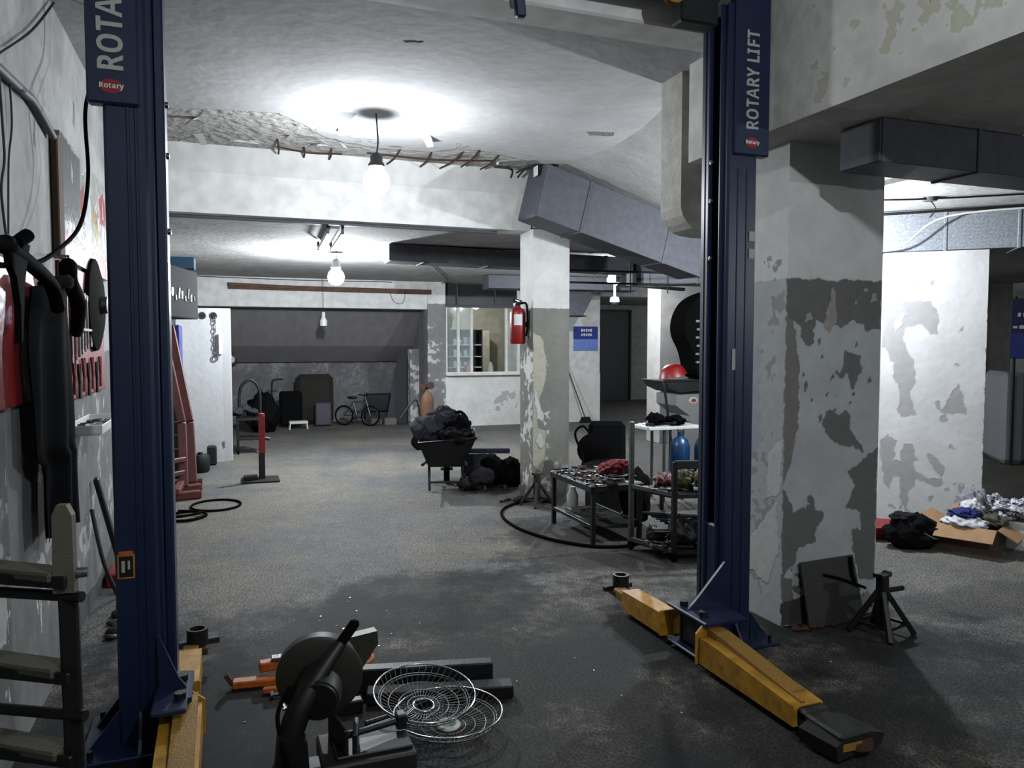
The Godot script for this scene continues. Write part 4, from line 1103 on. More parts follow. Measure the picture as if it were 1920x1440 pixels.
	# dark jacket or overalls hanging
	var cl := func(u: float, v: float) -> Vector3:
		var wid := lerpf(0.44, 0.64, smoothstep(0.0, 0.25, v)) if v < 0.62 else lerpf(0.64, 0.46, smoothstep(0.62, 0.72, v))
		var z := -3.80 + (0.5 - u) * wid + 0.02 * sin(v * 9.0) - (0.07 if v > 0.66 else 0.0)
		return Vector3(-0.735 + 0.014 * sin(u * 19.0 + v * 2.0) * (0.4 + v) + 0.075 * sin(PI * u), 1.86 - 1.06 * v - 0.06 * absf(u - 0.5), z)
	var jk := one("hanging_overalls", G.new().grid(cl, 28, 26, 0.012), M.cloth_black, "black overalls hanging on the left wall beside the red board", "overalls")
	put("collar", tb(curve([Vector3(-0.70, 1.84, -3.66), Vector3(-0.64, 1.87, -3.8), Vector3(-0.70, 1.84, -3.95)], 5), 0.03, 8), M.cloth_black, jk)
	# black tube with plastic strip hung at the edge of the picture
	var bt := thing("exhaust_pipe", "black bent pipe with a hanging tapered strip at the left picture edge", "pipe")
	put("pipe", tb(curve([Vector3(-0.64, 1.88, -2.45), Vector3(-0.63, 1.90, -2.72), Vector3(-0.63, 1.88, -3.05), Vector3(-0.63, 1.83, -3.42), Vector3(-0.63, 1.74, -3.54)], 6), 0.026, 12), M.rubber, bt)
	put("strip", G.new().prism(pl([-0.10, 0.05, 0.17, 0.05, 0.12, -0.02, 0.08, -0.09, 0.035, -0.27, 0.015, -0.28, 0.02, -0.16, -0.02, -0.07, -0.08, -0.04]), 0.02, Transform3D(Basis(Vector3(0, 0, -1), Vector3(0, 1, 0), Vector3(1, 0, 0)), Vector3(-0.63, 1.88, -2.83))), M.rubber, bt)
	put("clip", tb([Vector3(-0.62, 1.92, -2.86), Vector3(-0.60, 1.955, -2.92)], 0.022, 10), M.rubber, bt)
	put("bracket", bar(Vector3(-0.765, 1.87, -3.1), Vector3(-0.63, 1.87, -3.1), 0.02, 0.02), M.steel_black, bt)
	# enamel tray with nuts
	var tr := thing("wall_tray", "white enamel tray of loose parts fixed to the left wall", "tray", Vector3(-0.70, 1.13, -4.85))
	put("dish", G.new().box(Vector3(0, 0, 0), Vector3(0.17, 0.012, 0.75), Basis.IDENTITY, 0.004), M.white_gloss, tr)
	for e in [[0.085, 0.0, 0.01, 0.76], [-0.085, 0.0, 0.01, 0.76]]:
		put("rim", bx(Vector3(e[0], 0.025, 0), Vector3(e[2], 0.045, e[3]), 0.003), M.white_gloss, tr)
	for z in [0.375, -0.375]:
		put("rim", bx(Vector3(0, 0.025, z), Vector3(0.17, 0.045, 0.01), 0.003), M.white_gloss, tr)
	scatter(16, Vector3(-0.77, 1.145, -5.15), Vector3(-0.64, 1.145, -4.56), "in the white wall tray", "in the wall tray", 0.07)
	# wires and pipe on the wall
	one("wall_pipe", tb(curve([Vector3(-0.765, 2.60, -3.2), Vector3(-0.765, 2.64, -3.72), Vector3(-0.765, 2.65, -3.92), Vector3(-0.765, 2.60, -4.3)], 5), 0.018, 10), M.duct, "grey conduit running up to the poster on the left wall", "pipe")
	one("cable", tb(curve([Vector3(-0.75, 2.6, -3.2), Vector3(-0.77, 2.68, -3.4), Vector3(-0.77, 2.97, -3.95), Vector3(-0.77, 3.29, -4.45)], 6), 0.006, 6), M.steel_black, "thin black cable rising to the ceiling at upper left", "cable")
	one("cable", tb(curve([Vector3(-0.60, 3.29, -4.47), Vector3(-0.60, 2.98, -4.44), Vector3(-0.60, 2.69, -4.14), Vector3(-0.60, 2.40, -4.17), Vector3(-0.60, 2.13, -3.91), Vector3(-0.63, 1.95, -3.46), Vector3(-0.66, 1.88, -3.2), Vector3(-0.66, 1.86, -3.05)], 7), 0.009, 8), M.rubber, "black cable hanging down in front of the poster", "cable")
	one("cable", tb(curve([Vector3(-0.775, 2.62, -3.4), Vector3(-0.775, 2.42, -3.43), Vector3(-0.775, 2.30, -3.44), Vector3(-0.775, 2.17, -3.38), Vector3(-0.775, 2.0, -3.43)], 6), 0.005, 6), M.duct_dark, "pair wire hanging straight down at the left picture edge", "cable")
	one("cable", tb(curve([Vector3(-0.775, 2.64, -3.55), Vector3(-0.775, 2.47, -3.57), Vector3(-0.775, 2.3, -3.5), Vector3(-0.775, 2.02, -3.46)], 6), 0.004, 6), M.duct_dark, "thin wire hanging just right of the pair wire", "cable")
	# step ladder at lower left
	var ld := thing("step_ladder", "black steel step ladder with flat treads at the lower left edge", "ladder")
	var s0 := Vector3(-0.43, 0, -2.46)
	var s1 := Vector3(-0.73, 0, -2.65)
	for s in [s0, s1]:
		put("stile", bar(s + Vector3(0.005, 0.0, 0.0), s + Vector3(-0.005, 0.98, 0), 0.05, 0.03, 0.006, Vector3(0, 0, 1)), M.steel_black, ld)
		put("stile_head", G.new().prism(pl([-0.028, 0.0, 0.028, 0.0, 0.026, 0.22, 0.012, 0.25, -0.014, 0.25, -0.026, 0.22]), 0.03, at(s + Vector3(-0.005, 0.90, 0.0), ry(-10))), mat(Color(0.42, 0.40, 0.34), 0.6, 0.3, "speck", 6.0, 0.5), ld)
		put("foot", bx(s + Vector3(0, 0.02, 0), Vector3(0.06, 0.04, 0.045), 0.006), M.rubber, ld)
	for y in [0.945, 0.67, 0.43, 0.19]:
		put("tread", bar(s0 + Vector3(-0.02, y, 0.0), s1 + Vector3(0.02, y, 0.0), 0.085, 0.028, 0.006), mat(Color(0.30, 0.30, 0.24), 0.6, 0.0, "speck", 4.0, 0.4), ld)
		put("tread_edge", bar(s0 + Vector3(0, y - 0.012, 0.045), s1 + Vector3(0, y - 0.012, 0.045), 0.014, 0.035, 0.004), M.steel_black, ld)
	for y in [0.885, 0.54]:
		put("crossbar", tb([s0 + Vector3(0.035, y, 0.03), s1 + Vector3(0, y, 0.03)], 0.016, 10), M.steel_black, ld)
	put("bolt", G.new().lathe([Vector2(0, 0.03), Vector2(0.014, 0.028), Vector2(0.016, 0)], at(s0 + Vector3(0.02, 0.95, 0.01), Basis(Vector3.BACK, -PI / 2)), 8), M.steel, ld)
	# clutter at the foot of the wall
	one("red_plate", bx(Vector3(-0.69, 0.045, -5.70), Vector3(0.16, 0.09, 0.26), 0.012), M.red, "red block lying at the foot of the left wall", "block")
	one("leaning_bar", bar(Vector3(-0.62, 0.0, -5.45), Vector3(-0.76, 0.78, -5.25), 0.05, 0.03, 0.006), M.steel_black, "black bar leaning against the left wall behind the post", "bar")
	one("leaning_bar", tb(curve([Vector3(-0.60, 0.02, -5.05), Vector3(-0.70, 0.3, -5.05), Vector3(-0.765, 0.62, -5.1)], 5), 0.012, 8), M.steel_dark, "thin bent rod leaning against the left wall", "rod")
	for i in 9:
		one("rubble_piece", G.new().blob(Vector3(rng.randf_range(-0.72, -0.5), 0.012, rng.randf_range(-5.05, -4.55)), Vector3(0.05, 0.025, 0.04) * rng.randf_range(0.5, 1.2), 40 + i, 0.5, 8, ry(i * 40.0), 1.6, 0.001), M.oily, "black scrap lying on the floor by the left wall", "scrap", "black scrap by the left wall")

# ------------------------------------------------------------------ rear bay, alcove and office
func build_back_things() -> void:
	# grey metal box on the wall with raised letters, board and blue box above it
	var fb := ry(-14.0)
	var sb := thing("wall_cabinet", "grey sheet-metal box with raised silver marks high on the left wall", "metal box", Vector3(-0.56, 1.86, -8.72))
	var bd := Vector3(-0.59, 0, -8.28).direction_to(Vector3(-0.34, 0, -9.25))
	var bb := Basis(bd.cross(Vector3.UP) * -1.0, Vector3.UP, -bd)
	put("body", G.new().box(Vector3(0.0, 0.27, 0.0) - bb.x * 0.0, Vector3(0.30, 0.52, 1.06), bb, 0.01), mat(Color(0.30, 0.30, 0.305), 0.75, 0.0, "speck", 2.0, 0.4, 0.08), sb)
	for i in 9:
		var p := Vector3(0, 0.24 + 0.03 * sin(i * 2.3), 0) + bb * Vector3(-0.155, 0, 0.42 - i * 0.1)
		put("raised_mark", G.new().box(p, Vector3(0.012, 0.12 - 0.03 * (i % 3), 0.035 + 0.012 * (i % 2)), bb * eul(12.0 * (i % 3 - 1), 0, 0), 0.004), M.chrome, sb)
	one("brown_board", bx(Vector3(-0.62, 2.56, -8.1), Vector3(0.10, 0.36, 0.10), 0.004), M.card_dark, "narrow brown board standing on the grey metal box", "board")
	one("blue_box", bx(Vector3(-0.42, 2.47, -9.12), Vector3(0.24, 0.13, 0.22), 0.01), mat(Color(0.12, 0.32, 0.46), 0.5), "small blue box on top of the grey metal box", "box")
	# white partition with a flaking edge, keys and a chain
	var em := plaster(0.7, 2.08, 140, 41, [[9.0, Color(0.64, 0.645, 0.65)]], [[0.52, 0.0, 0.75, 1.1, Color(0.36, 0.35, 0.34), 0.50, -0.3]], [], 0.03)
	var wp := thing("white_partition", "tall white partition board with a chain hung on it in the rear bay", "partition")
	var wg := G.new()
	wall_quad(wg, Vector3(-0.62, 0, -11.1), Vector3(-0.04, 0, -11.1), 2.08)
	wg.box(Vector3(-0.33, 1.04, -11.125), Vector3(0.58, 2.08, 0.04))
	put("board", wg, em, wp)
	put("edge_post", bx(Vector3(0.01, 1.04, -11.2), Vector3(0.11, 2.08, 0.2), 0.006), plaster(0.62, 2.08, 120, 43, [[9.0, Color(0.60, 0.60, 0.60)]], [[-0.2, -0.3, 0.9, 1.3, Color(0.34, 0.33, 0.32), 0.5, -0.3]], [], 0.06), wp)
	for x in [-0.29, -0.15]:
		put("round_hole", G.new().lathe([Vector2(0.04, 0.01), Vector2(0.05, 0.008), Vector2(0.05, 0)], at(Vector3(x, 1.98, -11.1), Basis(Vector3.RIGHT, PI / 2)), 14), M.steel, wp)
		put("hole_plug", G.new().lathe([Vector2(0.0, 0.006), Vector2(0.04, 0.005)], at(Vector3(x, 1.98, -11.1), Basis(Vector3.RIGHT, PI / 2)), 14), M.steel_black, wp)
	var ch := one("hanging_chain", tb(ringpts(Vector3(-0.14, 1.94, -11.08), 0.018, 0.03, 10, eul(90, 0, 0)), 0.005, 6, true), M.steel, "steel chain hanging from the hook on the white partition", "chain")
	for i in 8:
		put("link", tb(ringpts(Vector3(-0.14, 1.89 - i * 0.055, -11.085), 0.012 if i % 2 else 0.018, 0.034, 8, eul(90, 0 if i % 2 else 25, 0)), 0.005, 5, true), M.steel, ch)
	put("ring", tb(ringpts(Vector3(-0.14, 1.41, -11.085), 0.035, 0.04, 14, eul(90, 0, 0)), 0.007, 6, true), M.steel, ch)
	one("pen_holder", bx(Vector3(-0.07, 1.6, -11.07), Vector3(0.05, 0.28, 0.04), 0.006), M.white, "narrow white holder near the edge of the white partition", "holder")
	# red-brown steel frame leaning (folded crane) and blue machine behind it
	var cr := thing("folded_crane", "red brown folded workshop crane standing at the left wall", "crane")
	for e in [[-0.66, 1.76, -9.3, -0.47, 0.72, -9.15, -0.45, 0.06, -8.9], [-0.60, 1.80, -9.75, -0.40, 0.70, -9.4, -0.37, 0.06, -9.15]]:
		put("upright", bar(Vector3(e[3], e[4], e[5]), Vector3(e[6], e[7], e[8]), 0.09, 0.09, 0.008, Vector3(0, 0, 1)), M.red_brown, cr)
		put("leg", bar(Vector3(e[0], e[1], e[2]), Vector3(e[3], e[4] + 0.02, e[5]), 0.085, 0.085, 0.008, Vector3(0, 0, 1)), M.red_brown, cr)
	for e in [[-8.45, 0.045], [-8.85, 0.045], [-9.25, 0.045]]:
		put("base_bar", bar(Vector3(-0.68, e[1], e[0]), Vector3(-0.27 + (e[0] + 8.45) * 0.02, e[1], e[0] - 0.1), 0.08, 0.08, 0.008), M.red_brown, cr)
	put("base_rail", bar(Vector3(-0.5, 0.11, -8.35), Vector3(-0.45, 0.11, -9.5), 0.07, 0.06, 0.008), M.red_brown, cr)
	for y in [0.22, 0.36]:
		put("cross_tie", bar(Vector3(-0.66, y, -8.7), Vector3(-0.44, y, -8.95), 0.05, 0.05, 0.006), M.red_brown, cr)
	var bm := thing("blue_machine", "blue machine cabinet with black shelves behind the red brown crane", "machine", Vector3(-0.64, 0, -10.1))
	put("cabinet", bx(Vector3(0, 1.35, 0), Vector3(0.27, 0.95, 0.5), 0.012), M.blue_sign, bm)
	put("lower_body", bx(Vector3(0, 0.44, 0), Vector3(0.26, 0.86, 0.48), 0.012), M.steel_black, bm)
	for i in 4:
		put("shelf_edge", bx(Vector3(0.0, 0.2 + i * 0.16, 0.005), Vector3(0.275, 0.018, 0.5), 0.003), M.steel, bm)
	put("label_plate", bx(Vector3(0.03, 1.08, 0.253), Vector3(0.16, 0.3, 0.006)), mat(Color(0.42, 0.10, 0.24), 0.3, 0.0, "speck", 9.0), bm)
	one("steel_drum", G.new().lathe([Vector2(0.0, 0), Vector2(0.10, 0), Vector2(0.115, 0.03), Vector2(0.115, 0.19), Vector2(0.10, 0.22), Vector2(0.03, 0.22), Vector2(0.03, 0.25), Vector2(0, 0.25)], at(Vector3(-0.33, 0, -10.3)), 18), M.steel_dark, "dark steel canister on the floor before the white partition", "canister")
	one("black_box_on_floor", bx(Vector3(-0.20, 0.13, -10.85), Vector3(0.12, 0.26, 0.12), 0.02), M.steel_black, "small upright black box at the foot of the white partition", "box")
	# hoses on the floor
	one("hose_ring", tb(ringpts(Vector3(-0.12, 0.012, -8.06), 0.23, 0.27, 36), 0.011, 8, true), M.rubber, "black hose lying in a ring on the floor", "hose")
	var hc := one("hose_coil", tb(curve([Vector3(-0.58, 0.015, -7.5), Vector3(-0.36, 0.015, -7.42), Vector3(-0.2, 0.015, -7.6), Vector3(-0.3, 0.02, -7.78), Vector3(-0.55, 0.02, -7.72), Vector3(-0.6, 0.03, -7.58), Vector3(-0.4, 0.036, -7.52), Vector3(-0.25, 0.036, -7.66), Vector3(-0.45, 0.03, -7.8)], 6), 0.013, 8), M.rubber, "tangled black hose on the floor by the left post", "hose")
	hc.position.y = 0.0
	# red and black safety post
	var sp := thing("safety_post", "red and black steel post on a flat floor plate", "post", Vector3(0.37, 0, -9.42))
	put("floor_plate", bx(Vector3(-0.02, 0.012, 0.02), Vector3(0.42, 0.024, 0.36), 0.004), M.steel_dark, sp)
	put("weight", bx(Vector3(-0.13, 0.045, 0.03), Vector3(0.16, 0.05, 0.14), 0.008), M.steel_black, sp)
	put("lower_tube", bx(Vector3(0.0, 0.17, 0), Vector3(0.07, 0.32, 0.06), 0.006), M.steel_black, sp)
	put("upper_tube", bx(Vector3(0.005, 0.54, 0), Vector3(0.07, 0.44, 0.06), 0.006), M.red, sp)
	put("head", G.new().lathe([Vector2(0.036, 0), Vector2(0.034, 0.03), Vector2(0.0, 0.045)], at(Vector3(0.005, 0.755, 0)), 12), M.red, sp)
	put("side_peg", tb([Vector3(0.03, 0.50, 0), Vector3(0.09, 0.48, 0.0)], 0.018, 8), M.steel_black, sp)
	# alcove: trolley chair, hand truck, covers, bicycle, boxes
	var tc := thing("workshop_trolley", "dark tube-framed trolley with a round handle in the alcove", "trolley", Vector3(0.30, 0, -12.0))
	put("handle", tb(curve([Vector3(-0.13, 0.5, 0), Vector3(-0.12, 0.92, 0), Vector3(0.02, 1.07, 0), Vector3(0.15, 0.92, 0), Vector3(0.16, 0.5, 0)], 6), 0.022, 10), M.steel_black, tc)
	put("tray", bx(Vector3(0.0, 0.5, 0.05), Vector3(0.36, 0.04, 0.4), 0.008), M.steel_black, tc)
	put("lower_tray", bx(Vector3(0.0, 0.22, 0.05), Vector3(0.36, 0.03, 0.4), 0.008), M.steel_dark, tc)
	for e in [[-0.16, -0.13], [0.16, -0.13], [-0.16, 0.23], [0.16, 0.23]]:
		put("leg", bar(Vector3(e[0], 0.06, e[1]), Vector3(e[0], 0.52, e[1]), 0.03, 0.03), M.steel_dark, tc)
		put("caster", G.new().lathe([Vector2(0, -0.015), Vector2(0.035, -0.015), Vector2(0.035, 0.015), Vector2(0, 0.015)], at(Vector3(e[0], 0.035, e[1]), Basis(Vector3.BACK, PI / 2)), 12), M.rubber, tc)
	for e in [[0.12, 0.58, -11.9, 0.09, 51], [0.36, 0.56, -12.0, 0.08, 52], [0.24, 0.59, -12.08, 0.10, 53]]:
		one("rag_bundle", G.new().blob(Vector3(e[0], e[1] + 0.03, e[2]), Vector3(e[3], e[3] * 0.7, e[3]), e[4], 0.4, 14), M.cloth_grey, "dark rag bundle on the trolley in the alcove", "rags", "rags on the alcove trolley")
	var dl := one("drop_light", G.new().blob(Vector3(0.10, 1.32, -15.0), Vector3(0.09, 0.13, 0.09), 61, 0.3, 14), M.steel, "crumpled shiny lamp reflector hanging at the alcove edge", "reflector")
	put("cord", tb([Vector3(0.10, 1.42, -15.0), Vector3(0.08, 1.75, -15.3)], 0.006, 6), M.steel_black, dl)
	var ht := thing("hand_truck", "black hand truck with a hooked grip at the alcove wall", "hand truck", Vector3(0.86, 0, -15.2))
	put("grip", tb(curve([Vector3(0.15, 0.93, 0), Vector3(0.0, 0.92, 0), Vector3(-0.06, 0.82, 0), Vector3(-0.06, 0.1, 0)], 5), 0.02, 8), M.steel_black, ht)
	put("rail", tb([Vector3(-0.26, 0.75, 0), Vector3(-0.26, 0.1, 0)], 0.02, 8), M.steel_black, ht)
	put("toe_plate", bx(Vector3(-0.16, 0.03, 0.1), Vector3(0.3, 0.03, 0.22), 0.004), M.steel_dark, ht)
	for y in [0.3, 0.55]:
		put("crossbar", tb([Vector3(-0.26, y, 0), Vector3(-0.06, y, 0)], 0.016, 8), M.steel_black, ht)
	for x in [-0.3, -0.02]:
		put("wheel", G.new().lathe([Vector2(0, -0.02), Vector2(0.10, -0.025), Vector2(0.11, 0), Vector2(0.10, 0.025), Vector2(0, 0.02)], at(Vector3(x, 0.11, -0.06), Basis(Vector3.BACK, PI / 2)), 18), M.rubber, ht)
	one("covered_engine", G.new().blob(Vector3(0.62, 0.33, -14.6), Vector3(0.28, 0.36, 0.3), 71, 0.3, 22, Basis.IDENTITY, 1.5, 0.0), M.cloth_black, "black covered heap left of the bicycle in the alcove", "heap")
	one("seat_back", bx(Vector3(1.64, 0.50, -15.75), Vector3(0.74, 1.0, 0.2), 0.09), mat(Color(0.13, 0.12, 0.10), 0.9, 0.0, "soft", 3.0, 0.5), "worn dark brown seat back against the alcove wall", "seat back")
	one("black_suitcase", bx(Vector3(1.15, 0.36, -15.35), Vector3(0.42, 0.66, 0.24), 0.04), M.cloth_black, "large upright black case before the brown seat back", "case")
	one("grey_bin", bx(Vector3(1.75, 0.24, -15.3), Vector3(0.30, 0.44, 0.2), 0.02), mat(Color(0.27, 0.26, 0.31), 0.7), "grey purple bin standing before the alcove wall", "bin")
	var ws := thing("white_stool", "low white stool on the alcove floor", "stool", Vector3(1.25, 0, -14.9))
	put("top", bx(Vector3(0, 0.13, 0), Vector3(0.34, 0.05, 0.22), 0.01), M.white_gloss, ws)
	for e in [[-0.15, 0.09], [0.15, 0.09], [-0.15, -0.09], [0.15, -0.09]]:
		put("leg", bar(Vector3(e[0] * 1.1, 0, e[1]), Vector3(e[0], 0.12, e[1]), 0.02, 0.02), M.white, ws)
	var bk := thing("bicycle", "small bicycle leaning in the alcove", "bicycle", Vector3(2.38, 0, -15.1), deg_to_rad(-35))
	for x in [-0.28, 0.28]:
		var w := put("wheel", tb(ringpts(Vector3(x, 0.2, 0), 0.185, 0.185, 28, eul(90, 0, 0)), 0.016, 8, true), M.rubber, bk)
		put("rim", tb(ringpts(Vector3(x, 0.2, 0), 0.165, 0.165, 24, eul(90, 0, 0)), 0.006, 6, true), M.steel, w)
		for i in 8:
			put("spoke", tb([Vector3(x, 0.2, 0), Vector3(x + cos(i * PI / 4) * 0.165, 0.2 + sin(i * PI / 4) * 0.165, 0)], 0.002, 4), M.steel, w)
	var P := [Vector3(-0.28, 0.2, 0), Vector3(-0.08, 0.46, 0), Vector3(0.2, 0.48, 0), Vector3(0.0, 0.2, 0), Vector3(0.28, 0.2, 0), Vector3(0.18, 0.58, 0)]
	for e in [[0, 1], [1, 2], [1, 3], [0, 3], [2, 3], [2, 4], [2, 5]]:
		put("frame_tube", tb([P[e[0]], P[e[1]]], 0.014, 8), M.steel, bk)
	put("saddle", G.new().blob(Vector3(-0.1, 0.55, 0), Vector3(0.11, 0.03, 0.06), 3, 0.1, 12), M.steel_black, bk)
	put("handlebar", tb(curve([Vector3(0.12, 0.63, 0.2), Vector3(0.18, 0.61, 0.1), Vector3(0.18, 0.6, 0), Vector3(0.18, 0.61, -0.1), Vector3(0.12, 0.63, -0.2)], 4), 0.012, 8), M.steel_black, bk)
	one("television", bx(Vector3(2.88, 0.42, -15.5), Vector3(0.56, 0.36, 0.3), 0.02), mat(Color(0.04, 0.05, 0.10), 0.25), "dark box with a glossy navy front on a crate in the alcove", "television")
	one("crate", bx(Vector3(2.88, 0.12, -15.5), Vector3(0.6, 0.235, 0.32), 0.01), M.steel_black, "dark crate below the navy box in the alcove", "crate")
	one("concrete_blocks", bx(Vector3(2.75, 0.07, -15.1), Vector3(0.22, 0.13, 0.15), 0.012), mat(Color(0.38, 0.38, 0.37), 0.95, 0.0, "speck", 4.0, 0.8), "left grey concrete block on the alcove floor", "concrete block", "concrete blocks in the alcove")
	one("concrete_blocks", bx(Vector3(3.02, 0.07, -15.05), Vector3(0.24, 0.14, 0.15), 0.012), mat(Color(0.44, 0.44, 0.42), 0.95, 0.0, "speck", 4.0, 0.8), "right grey concrete block on the alcove floor", "concrete block", "concrete blocks in the alcove")
	one("slanted_board", G.new().prism(pl([3.42, 0.0, 2.98, 0.0, 3.24, 1.42, 3.42, 1.46]), 0.03, at(Vector3(0, 0, -15.3))), mat(Color(0.22, 0.22, 0.25), 0.8, 0.0, "soft", 2.0, 0.3), "dark slanted panel beside the short flaking post in the alcove", "panel")
	# brown gas cylinder on a cart behind the wheelbarrow
	var oh := thing("gas_cylinder_cart", "orange brown gas cylinder with gauges on a small cart by the alcove post", "gas cylinder", Vector3(2.86, 0, -11.4))
	put("cylinder", G.new().lathe([Vector2(0, 0.14), Vector2(0.09, 0.14), Vector2(0.10, 0.17), Vector2(0.10, 0.72), Vector2(0.08, 0.82), Vector2(0.035, 0.88), Vector2(0.03, 0.90), Vector2(0, 0.90)], at(Vector3.ZERO), 22), mat(Color(0.36, 0.22, 0.12), 0.7, 0.0, "speck", 3.0), oh)
	for e in [[-0.08, 0.95, 0.045], [0.05, 0.97, 0.055]]:
		put("gauge", G.new().lathe([Vector2(0, -0.02), Vector2(e[2], -0.02), Vector2(e[2], 0.02), Vector2(0, 0.022)], at(Vector3(e[0], e[1], 0.02), Basis(Vector3.RIGHT, PI / 2)), 16), M.rust, oh)
	put("valve", tb([Vector3(-0.08, 0.93, 0), Vector3(0.06, 0.93, 0)], 0.018, 8), M.steel_dark, oh)
	for e in [[-0.15, 0.10], [-0.13, -0.12]]:
		put("wheel", G.new().lathe([Vector2(0, -0.03), Vector2(0.08, -0.035), Vector2(0.10, 0), Vector2(0.08, 0.035), Vector2(0, 0.03)], at(Vector3(e[0], 0.10, e[1]), Basis(Vector3.RIGHT, PI / 2)), 18), M.rubber, oh)
	put("toe_plate", bx(Vector3(0, 0.12, 0), Vector3(0.26, 0.02, 0.22), 0.004), M.steel_black, oh)
	put("foot", bar(Vector3(0.11, 0, 0), Vector3(0.11, 0.12, 0), 0.03, 0.03), M.steel_black, oh)
	put("handle", tb(curve([Vector3(-0.12, 0.12, 0), Vector3(-0.13, 0.6, 0), Vector3(-0.2, 0.75, 0.0), Vector3(-0.42, 0.48, 0.02)], 5), 0.014, 8), M.steel_dark, oh)

	# office window: frame, panes, sill
	var wn := Node3D.new()
	wn.name = "window_1"
	wn.set_meta("kind", "structure")
	wn.set_meta("label", "white framed office window with sliding panes")
	add_child(wn)
	var zf := -14.34
	for x in [3.98, 4.22, 4.49, 5.21, 5.47]:
		put("mullion", bx(Vector3(x, 1.67, zf), Vector3(0.05 if x > 4.1 else 0.04, 1.32, 0.06), 0.006), M.white, wn)
	for y in [1.03, 2.33]:
		put("rail", bx(Vector3(4.72, y, zf), Vector3(1.54, 0.05, 0.07), 0.006), M.white if y < 2.0 else M.duct, wn)
	put("sill", bx(Vector3(4.72, 1.005, -14.27), Vector3(1.56, 0.03, 0.16), 0.006), M.white, wn)
	for e in [[3.98, 4.22], [4.22, 4.49], [5.21, 5.47]]:
		put("pane", bx(Vector3((e[0] + e[1]) * 0.5, 1.68, zf - 0.01), Vector3(e[1] - e[0] - 0.04, 1.26, 0.006)), M.glass, wn)
	for e in [[3.98, 4.22], [4.22, 5.0], [5.0, 5.47]]:
		put("upper_panel", bx(Vector3((e[0] + e[1]) * 0.5, 2.56, -14.42), Vector3(e[1] - e[0] - 0.015, 0.42, 0.02), 0.004), mat(Color(0.17, 0.17, 0.19), 0.5), wn)
	for x in [4.22, 5.0]:
		put("upper_mullion", bx(Vector3(x, 2.56, -14.39), Vector3(0.035, 0.42, 0.05), 0.004), M.duct, wn)
	# shelves of goods in the office
	var sh := thing("office_shelf", "shelf unit of goods behind the office window", "shelf", Vector3(4.55, 0, -15.3))
	for x in [-0.42, 0.25, 0.42]:
		put("upright", bx(Vector3(x, 0.95, 0), Vector3(0.03, 1.9, 0.3), 0.004), M.steel_dark, sh)
	put("back_panel", bx(Vector3(0, 1.2, -0.15), Vector3(0.84, 1.4, 0.01)), M.steel_dark, sh)
	for y in [0.9, 1.12, 1.34, 1.58]:
		put("board", bx(Vector3(0, y, 0), Vector3(0.84, 0.02, 0.3), 0.003), M.white, sh)
	var cols := [M.white, M.yellow_worn, M.blue_pale, M.towel, M.steel_black, M.orange, M.letter]
	var ci := 0
	for y in [0.91, 1.13, 1.35, 1.59]:
		for i in 7:
			var h := rng.randf_range(0.08, 0.17)
			ci += 1
			var px := 4.18 + i * 0.11
			if absf(px - 4.80) < 0.05:
				continue
			if i % 3 == 0:
				one("shelf_bottle", G.new().lathe([Vector2(0, 0), Vector2(0.035, 0), Vector2(0.035, h * 0.65), Vector2(0.014, h * 0.8), Vector2(0.014, h), Vector2(0, h)], at(Vector3(px, y, -15.22)), 12), cols[(i + ci) % 7], "small bottle on the office shelf behind the window", "bottle", "bottles on the office shelf")
			else:
				one("shelf_carton", bx(Vector3(px, y + h * 0.5, -15.22), Vector3(0.075, h, 0.12), 0.004), cols[(i * 2 + ci) % 7], "small carton on the office shelf behind the window", "carton", "cartons on the office shelf")
	one("yellow_foliage", G.new().blob(Vector3(4.25, 2.10, -15.25), Vector3(0.11, 0.19, 0.1), 81, 0.7, 22, Basis.IDENTITY, 3.0), mat(Color(0.55, 0.52, 0.25), 0.9, 0.0, "speck", 8.0, 0.8), "yellow green dried bouquet on top of the office shelf", "bouquet")
	one("wall_horseshoe", tb(curve([Vector3(5.32, 1.9, -17.12), Vector3(5.3, 1.68, -17.12), Vector3(5.42, 1.55, -17.12), Vector3(5.54, 1.68, -17.12), Vector3(5.5, 1.85, -17.12)], 6), 0.022, 8), M.steel, "curved metal ornament on the office wall", "ornament")
	one("office_locker", bx(Vector3(5.35, 0.95, -16.8), Vector3(0.55, 1.9, 0.5), 0.015), M.beige, "tall beige locker at the back of the office", "locker")
	var ds := thing("office_counter", "counter board just inside the office window", "counter", Vector3(4.75, 0, -14.78))
	put("top", bx(Vector3(0, 0.98, 0), Vector3(1.5, 0.03, 0.5), 0.006), M.white, ds)
	for x in [-0.7, 0.7]:
		put("support", bx(Vector3(x, 0.485, 0), Vector3(0.04, 0.96, 0.45), 0.004), M.white, ds)
	one("counter_bottle", G.new().lathe([Vector2(0, 0), Vector2(0.06, 0), Vector2(0.065, 0.13), Vector2(0.04, 0.19), Vector2(0.03, 0.24), Vector2(0, 0.24)], at(Vector3(5.0, 0.996, -14.7)), 16), M.letter, "grey white bottle with a dark cap on the office counter", "bottle")
	one("counter_box", bx(Vector3(4.56, 1.09, -14.75), Vector3(0.14, 0.18, 0.14), 0.006), M.orange, "orange yellow box on the office counter", "box")
	one("counter_box", bx(Vector3(4.36, 1.06, -14.75), Vector3(0.12, 0.12, 0.12), 0.006), M.yellow_worn, "smaller yellow box on the office counter", "box")
	# blue sign, broom
	var sg := thing("blue_sign", "blue sign with a pale lower half on the rear white wall", "sign", Vector3(6.93, 1.71, -14.29))
	put("upper_half", bx(Vector3(0, 0.12, 0), Vector3(0.55, 0.26, 0.02), 0.002), M.blue_sign, sg)
